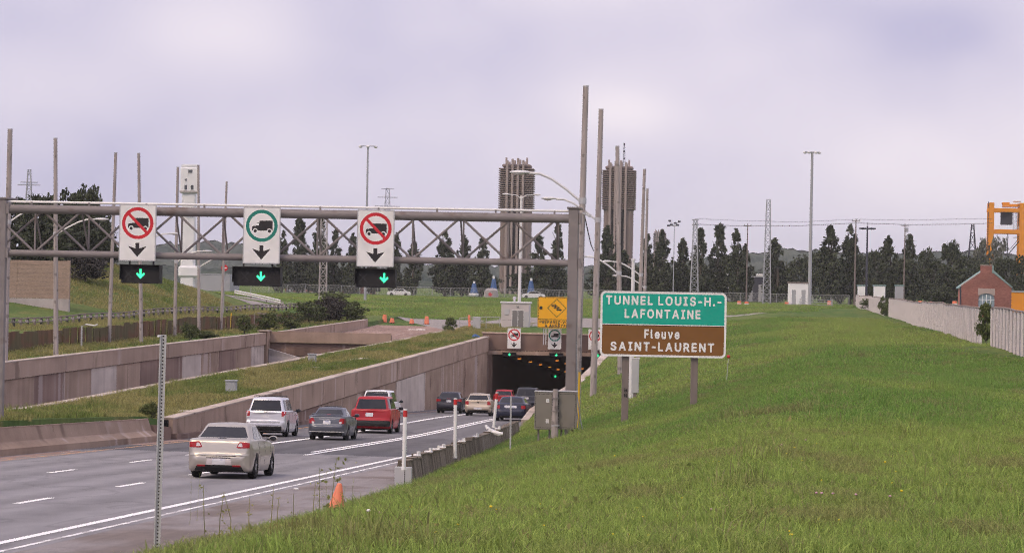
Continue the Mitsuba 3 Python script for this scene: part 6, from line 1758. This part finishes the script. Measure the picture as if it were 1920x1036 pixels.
for i, (px, top, w, lab) in enumerate(((1130, 505, 80, 'low tree behind the left foot of the antenna tower'), (1190, 500, 90, 'low tree between the antenna tower and the short poles'), (1262, 506, 90, 'low tree under the floodlight cluster'), (1300, 500, 70, 'low tree behind the wire lattice tower'),
        (1334, 508, 90, 'low tree left of the tallest middle poplar'), (1372, 504, 80, 'low tree behind the double topped poplar'), (1420, 512, 80, 'low tree left of the lattice mast'), (1458, 505, 60, 'low tree behind the broad poplar'), (1030, 505, 90, 'low tree right of the ribbed left tower'), (985, 512, 80, 'low tree at the foot of the ribbed left tower'),
        (540, 500, 90, 'low tree behind the first poplar'), (590, 505, 90, 'low tree behind the lattice column'), (640, 508, 90, 'low tree above the brick red shed'), (850, 512, 80, 'low tree behind the broad poplar under the gantry'), (905, 516, 70, 'low tree left of the storage tank'))):
    tree(px, top, 640, w, 'bushy', lab, leaf='dark_leaf', group=LT, seed=11 + i % 4)
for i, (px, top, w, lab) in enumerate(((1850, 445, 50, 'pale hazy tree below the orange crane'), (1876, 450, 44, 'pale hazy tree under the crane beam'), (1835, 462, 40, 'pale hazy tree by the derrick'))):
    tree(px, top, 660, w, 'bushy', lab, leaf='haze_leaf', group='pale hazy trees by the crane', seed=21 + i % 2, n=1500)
LG = 'big trees behind the left plank wall'
for i, (px, top, w, Z, lab) in enumerate(((30, 372, 90, 360, 'big tree at the left frame edge behind the wall'), (76, 366, 70, 350, 'big tree left of the tall grey pole'), (122, 350, 76, 345, 'tallest of the big left trees, right of the grey pole'),
                                      (160, 350, 60, 355, 'big left tree with a pointed top'), (100, 410, 110, 335, 'wide low tree before the big left trees'), (185, 398, 66, 350, 'rightmost of the big left trees'), (196, 450, 70, 352, 'rounded low tree at the right edge of the left mass'), (150, 430, 120, 330, 'low spreading tree right behind the plank wall end'), (60, 420, 120, 338, 'low spreading tree behind the middle of the plank wall'))):
    tree(px, top, Z, w, 'bushy', lab, leaf='dark_leaf', group=LG, seed=31 + i % 4, n=3200)
BG = 'bushes on the left bank'
def bush(px, top, Z, wpx, leaf, label, group=None, seed=41, base=None):
    if Z < 0: Z = Z / ((px - 960) / FOC - math.tan(PHI)) * 1.0   # a negative number is the line across the road that it stands on
    tree(px, top, Z, wpx, 'bushy', label, leaf=leaf, group=group, seed=seed, name='bush', cat_='bush', base=base)
bush(160, 478, 315, 84, 'plum_leaf', 'very dark round bush right of the tan plank wall', BG)
bush(356, 604, -45.6, 34, 'bush_leaf', 'green bush before the rusty fence behind the foreground post', BG, 42)
bush(386, 620, -45.4, 44, 'bush_leaf', 'low green growth right of the green fence bush', BG, 43)
bush(459, 590, -45.5, 32, 'bush_leaf', 'yellow green bush in front of the rusty fence under the gantry', BG, 44)
bush(505, 582, -45.4, 44, 'bush_leaf', 'green bush at the corner pier of the far wall', BG, 42)
bush(548, 584, -45.6, 44, 'bush_leaf', 'green bush right of the corner pier', BG, 43)
bush(580, 566, -47, 62, 'bush_leaf', 'bright green bush left of the dark purple one', BG, 44)
bush(618, 556, -46.5, 56, 'plum_leaf', 'dark purple brown bush near the end of the rusty fence', BG)
bush(652, 560, -46.5, 66, 'bush_leaf', 'yellow green bush right of the dark purple one', BG, 42)
bush(628, 548, -51, 90, 'bush_leaf', 'wide green bush mass behind the dark purple bush', BG, 43)
bush(845, 594, 300, 24, 'bush_leaf', 'small lone green bush at the median tip', None, 44)
bush(283, 752, -24.6, 34, 'bush_leaf', 'grey green bush at the gap between barrier and wall', None, 42)
bush(1660, 556, 338, 22, 'bush_leaf', 'green bush in the far gap of the panel fence', None, 43)
bush(1850, 566, 161.5, 34, 'bush_leaf', 'rounded olive bush in the near gap of the panel fence', None, 44)
bush(1632, 560, 420, 40, 'bush_leaf', 'low brown green shrub behind the far fence section', None, 42)
for k, (px, py, Z, w) in enumerate(((648, 690, -27.6, 40), (672, 686, -28.2, 34), (592, 712, -26.6, 30), (700, 668, -29, 26))):
    bush(px, py - 12, Z, w, 'bush_leaf', ('tallest pale weed clump in the middle of the median', 'second pale weed clump on the median', 'low weed clump on the near median slope', 'small weed clump high on the median')[k], 'weed clumps on the median', 42 + k % 3)

# ------------------------------------------------------------------ hills beyond the port
def ridge(pts, Z, seed, depth=260):
    xs_ = np.linspace(pts[0][0], pts[-1][0], 220)
    ys_ = np.interp(xs_, [p[0] for p in pts], [p[1] for p in pts])
    hh = np.array([at(x, y, Z)[2] for x, y in zip(xs_, ys_)])
    q = np.stack([xs_ * 0.11, 0 * xs_, 0 * xs_], -1)
    hh = hh + (meshkit.fbm(q, 4, seed) - 0.5) * 9.0 * Z / 2600
    v, f = [], []
    prof = [(-1.0, -3.2), (-0.55, 0.45), (-0.25, 0.8), (0, 1.0), (0.4, 0.7), (1.0, -3.2)]
    for i, x in enumerate(xs_):
        b = at(x, 540, Z)
        for j, (d, k) in enumerate(prof):
            z = -3.2 if k < -1 else -3.2 + (hh[i] + 3.2) * k
            v.append([b[0], b[1] + d * depth + 12 * math.sin(i * 0.9 + j), z])
    m = len(prof)
    for i in range(len(xs_) - 1):
        for j in range(m - 1):
            a = i * m + j
            f += [[a, a + m, a + 1], [a + 1, a + m, a + m + 1]]
    t = trimesh.Trimesh(np.array(v), f, process=False)
    if t.face_normals[:, 2].mean() < 0: t.invert()
    return t
struct('hills', cat([ridge([(-200, 505), (200, 470), (360, 452), (480, 456), (560, 480), (760, 492), (960, 496), (1100, 498), (1230, 490), (1400, 478), (1470, 466), (1530, 472), (1660, 482), (1800, 470), (2150, 480)], 2600, 4),
                     ridge([(-200, 520), (330, 500), (520, 512), (900, 516), (1320, 508), (1440, 500), (1700, 512), (2100, 505)], 1500, 9)]), 'hill_forest', label='low wooded hills fading into the haze', smooth=60)

# ------------------------------------------------------------------ grass
def blade_patch(size, n, hgt, wid, seed, curl=0.5):
    rng = np.random.default_rng(seed)
    p = (rng.random((n, 2)) - 0.5) * size
    a = rng.random(n) * 2 * np.pi
    h = hgt * (0.45 + 0.9 * rng.random(n) ** 1.5)
    w = wid * (0.6 + 0.8 * rng.random(n))
    dx, dy = np.cos(a), np.sin(a)
    ln = curl * h * (0.2 + rng.random(n))
    b = rng.random(n) * 2 * np.pi
    lx, ly = np.cos(b) * ln, np.sin(b) * ln
    z0 = -0.05
    v = np.stack([np.stack([p[:, 0] - dx * w, p[:, 1] - dy * w, 0 * h + z0], 1), np.stack([p[:, 0] + dx * w, p[:, 1] + dy * w, 0 * h + z0], 1),
                  np.stack([p[:, 0] + lx * 0.35 - dx * w * 0.8, p[:, 1] + ly * 0.35 - dy * w * 0.8, h * 0.6], 1), np.stack([p[:, 0] + lx * 0.35 + dx * w * 0.8, p[:, 1] + ly * 0.35 + dy * w * 0.8, h * 0.6], 1),
                  np.stack([p[:, 0] + lx, p[:, 1] + ly, h], 1)], 1).reshape(-1, 3)
    i = np.arange(n) * 5
    return trimesh.Trimesh(v, np.vstack([np.stack([i, i + 1, i + 3], 1), np.stack([i, i + 3, i + 2], 1), np.stack([i + 2, i + 3, i + 4], 1)]), process=False)

def seen(p, pad=60):
    d = p[..., 1]
    x = (p @ _right) / (p @ _fw) * FOC + 960
    y = 518 - (p @ _up) / (p @ _fw) * FOC
    return (x > -pad) & (x < 1920 + pad) & (y < 1036 + pad * 2.5) & (d > 8)

def scatter(key, label, cat_, sets):
    """Copies of grass patches over parts of the ground: one thing nobody could count."""
    labels[key] = {'label': label, 'category': cat_, 'kind': 'stuff'}
    num = 0
    for gname, patches, mat, u0, u1, v0, v1, cell in sets:
        for s, m in enumerate(patches):
            scene[f'{gname}_{"abcd"[s]}'] = {'type': 'shapegroup', 'blades': mikit.ply(m, mat)}
        rng = np.random.default_rng(len(gname) * 31 + int(u0))
        uu = np.arange(u0, u1, cell)
        P_, R_ = [], []
        for u in uu:
            a = float(v0(u)) if callable(v0) else v0; b = float(v1(u)) if callable(v1) else v1
            for v in np.arange(a + cell * 0.3, b, cell):
                P_.append((u + cell * (rng.random() - 0.5) * 0.5, v + cell * (rng.random() - 0.5) * 0.4))
        P_ = np.array(P_)
        d = ground_drop(P_[:, 0], P_[:, 1]); e = 0.5 * cell
        du = (ground_drop(P_[:, 0] + e, P_[:, 1]) - ground_drop(P_[:, 0] - e, P_[:, 1])) / (2 * e)
        dv = (ground_drop(P_[:, 0], P_[:, 1] + e) - ground_drop(P_[:, 0], P_[:, 1] - e)) / (2 * e)
        pos = P_[:, :1] * FD + P_[:, 1:] * RT; pos[:, 2] = -d
        ok = seen(pos)
        for i in np.where(ok)[0]:
            a = rng.integers(0, 4) * math.pi / 2 + 0.3 * rng.standard_normal()
            nrm = np.array([0, 0, 1.0]) + np.clip(du[i], -1, 1) * FD + np.clip(dv[i], -1, 1) * RT
            nrm /= np.linalg.norm(nrm)
            x = np.array([math.cos(a), math.sin(a), 0]); x -= nrm * (x @ nrm); x /= np.linalg.norm(x)
            M = np.eye(4); M[:3, 0], M[:3, 1], M[:3, 2], M[:3, 3] = x, np.cross(nrm, x), nrm * (0.8 + 0.4 * rng.random()), pos[i]
            num += 1
            scene[f'{key}__{num:03d}'] = {'type': 'instance', 'shapegroup': {'type': 'ref', 'id': f'{gname}_{"abcd"[int(rng.integers(0, len(patches)))]}'}, 'to_world': T4(M)}
    return num

ve_ = lambda u: float(v_edge(u))
n1 = scatter('grass', 'dense green grass covering the near bank and the far slopes', 'grass', [
    ('near_turf', [blade_patch(0.9, 520, 0.085, 0.0045, 61 + k, 0.9) for k in range(3)], 'grass_blade', 13, 46, lambda u: ve_(u) + 0.3, lambda u: 0.176 * u + 1.5 - 0.081 * u + 1.5, 0.62),
    ('mid_turf', [blade_patch(1.6, 420, 0.10, 0.009, 71 + k, 0.9) for k in range(3)], 'grass_blade', 46, 112, lambda u: ve_(u) + 0.45, lambda u: min(0.10 * u + 2.0, 11.9), 1.15),
    ('far_turf', [blade_patch(3.6, 420, 0.12, 0.022, 81 + k, 0.9) for k in range(2)], 'grass_blade', 112, 300, lambda u: ve_(u) + 1.3, lambda u: fence_v(u) - 1.5, 2.9),
    ('tall_clumps', [blade_patch(0.55, 90, 0.21, 0.006, 131 + k, 0.9) for k in range(3)], 'grass_blade', 16, 120, lambda u: ve_(u) + 0.8, lambda u: min(0.10 * u + 2.0, 11.5), 2.3),
    ('edge_turf', [blade_patch(1.0, 110, 0.17, 0.007, 91 + k, 0.7) for k in range(2)], 'grass_blade', 44, 150, lambda u: ve_(u) + 0.1, lambda u: ve_(u) + 0.8, 0.7)])
n2 = scatter('weeds', 'rough yellow green weeds covering the median and the left bank', 'weeds', [
    ('median_weeds', [blade_patch(2.4, 460, 0.17, 0.014, 101 + k, 0.8) for k in range(3)], 'weed_blade', 86, 335, lambda u: -31.2, lambda u: -25.0, 1.7),
    ('median_tufts', [blade_patch(0.9, 120, 0.42, 0.014, 141 + k, 0.6) for k in range(3)], 'weed_blade', 90, 335, lambda u: -30.6, lambda u: -25.2, 3.1),
    ('bank_weeds', [blade_patch(3.0, 300, 0.26, 0.026, 111 + k, 0.7) for k in range(2)], 'weed_blade', 165, 352, lambda u: -79.0 if u > 290 else (-61.0 if u > 235 else -50), lambda u: -46.2, 2.6),
    ('field_turf', [blade_patch(6.0, 420, 0.22, 0.05, 121 + k, 0.8) for k in range(2)], 'grass_blade', 372, 552, lambda u: -0.26 * u + 40, lambda u: 0.09 * u - 30, 5.0)])

# flowers and broad leaves in the near grass
fl_y, fl_c, fl_w, fl_s, br_l = [], [], [], [], []
rng = np.random.default_rng(5)
def flower(px, py, Z, r, lst, h=0.12):
    g = stand(px, py, Z)
    m = trimesh.creation.icosphere(1, r); m.apply_scale((1, 1, 0.75)); lst.append(shift(m, *(g + [0, 0, h])))
    fl_s.append(tube([g, g + [0.01, 0, h]], 0.0025, 4, False))
def drop_depth(px, py):
    """Distance at which the ground is met at a point of the survey photograph."""
    Z = np.linspace(12, 220, 160); d = _fw + _right * (px - 960) / FOC + _up * (518 - py) / FOC; d = d / d[1]
    p = d[None] * Z[:, None]
    gd_ = -ground_drop(p @ FD, p @ RT)
    k = np.argmax(p[:, 2] < gd_)
    return float(Z[k]) if (p[:, 2] < gd_).any() else 200.0
for px, py in ((1530, 959), (1540, 963), (1561, 969), (1604, 961), (1668, 968), (1465, 852), (1510, 849), (1332, 990), (900, 958), (712, 988)):
    flower(px, py, drop_depth(px, py), 0.012, fl_c, 0.10)
for px, py in ((690, 1002),): flower(px, py, drop_depth(px, py), 0.014, fl_w, 0.16)
for k in range(60):
    px, py = rng.uniform(760, 1900), rng.uniform(830, 1034)
    flower(px, py, drop_depth(px, py), 0.008, fl_y, 0.06)
for px, py in ((1474, 871), (1489, 853), (1659, 893), (1690, 945), (1483, 1028), (770, 975), (920, 972), (1150, 842), (1152, 865)):
    flower(px, py, drop_depth(px, py), 0.013, fl_y, 0.08)
fk = thing('wild_flowers', 'tiny yellow, white and pink flowers dotted over the near grass', 'flowers', kind='stuff')
part(fk, 'yellow_heads', cat(fl_y), 'yellow_flower', kind='stuff'); part(fk, 'clover_heads', cat(fl_c), 'clover_flower', kind='stuff'); part(fk, 'seed_head', cat(fl_w), 'puff_white'); part(fk, 'stems', cat(fl_s), 'grass_blade', kind='stuff')
bl = []
for (px, py, sz) in [(1000, 892, 0.16), (1010, 905, 0.14), (1050, 800, 0.20), (1078, 797, 0.22), (1075, 812, 0.18), (680, 948, 0.14), (700, 952, 0.13), (880, 900, 0.12), (960, 870, 0.15), (1140, 905, 0.12), (1450, 800, 0.2), (1480, 790, 0.2), (780, 1000, 0.1), (1100, 960, 0.1)] + [(rng.uniform(800, 1800), rng.uniform(700, 1020), 0.10) for _ in range(50)]:
    Z = drop_depth(px, py); g = stand(px, py, Z)
    q = g + np.array([[rng.normal() * sz, rng.normal() * sz, 0.04 + abs(rng.normal()) * 0.03] for _ in range(9)])
    bl.append(leaves(q, sz * 0.30, rng, -0.5))
solo('broadleaf_weeds', 'low broad leaved weeds scattered through the near grass', 'weeds', cat(bl), 'weed_blade', kind='stuff')
# tall thin weeds at the shoulder
tw = []
for k, (px, py, hpx) in enumerate([(600, 985, 110), (612, 980, 95), (590, 1000, 90), (640, 972, 60), (660, 965, 70), (617, 990, 130), (505, 1036, 110), (520, 1030, 90), (545, 1015, 80), (470, 1050, 90), (350, 1075, 150), (366, 1070, 140), (385, 1060, 120), (410, 1050, 100), (430, 1045, 95), (640, 985, 60)]):
    Z = drop_depth(px, min(py, 1033)); g = stand(px, py, Z); h = hpx * Z / FOC
    top = g + np.array([rng.normal() * 0.06 * h, rng.normal() * 0.1 * h, h])
    tw.append(tube([g, (g + top) / 2 + [0.03 * h * rng.normal(), 0, 0], top], [0.0028, 0.0024, 0.0015], 4))
    m = 10 if k != 5 else 40
    q = np.array([g + (top - g) * t_ + np.array([rng.normal(), rng.normal(), 0]) * (0.02 if k != 5 else 0.06) for t_ in rng.uniform(0.15, 1.0, m)])
    tw.append(leaves(q, 0.010 if k != 5 else 0.018, rng, 0.0))
solo('tall_weeds', 'tall thin weed stalks along the shoulder edge around the traffic cone', 'weeds', cat(tw), 'weed_blade', kind='stuff')
solo('shoulder_litter', 'small scraps of litter on the dusty shoulder', 'litter', cat([shift(box(0.12, 0.1, 0.05, bevel=0.015), *W(*q, float(road_drop(q[0])) - 0.02)) for q in ((72, -11.0),)] + [shift(box(0.5, 0.3, 0.16, bevel=0.05), *W(197, -23.2, float(road_drop(197)) - 0.08))]), 'marker_white', kind='stuff')

# ------------------------------------------------------------------ haze
scene['haze_air'] = {'type': 'homogeneous', 'albedo': rgb((0.95, 0.95, 0.95)), 'sigma_t': 1.15e-4}
labels['haze'] = {'label': 'thin summer haze over the port', 'kind': 'stuff'}
scene['haze'] = {'type': 'cube', 'to_world': T4().translate([140, 1650, 20.0]).scale([2650, 2150, 42.0]), 'bsdf': {'type': 'null'}, 'interior': {'type': 'ref', 'id': 'haze_air'}}
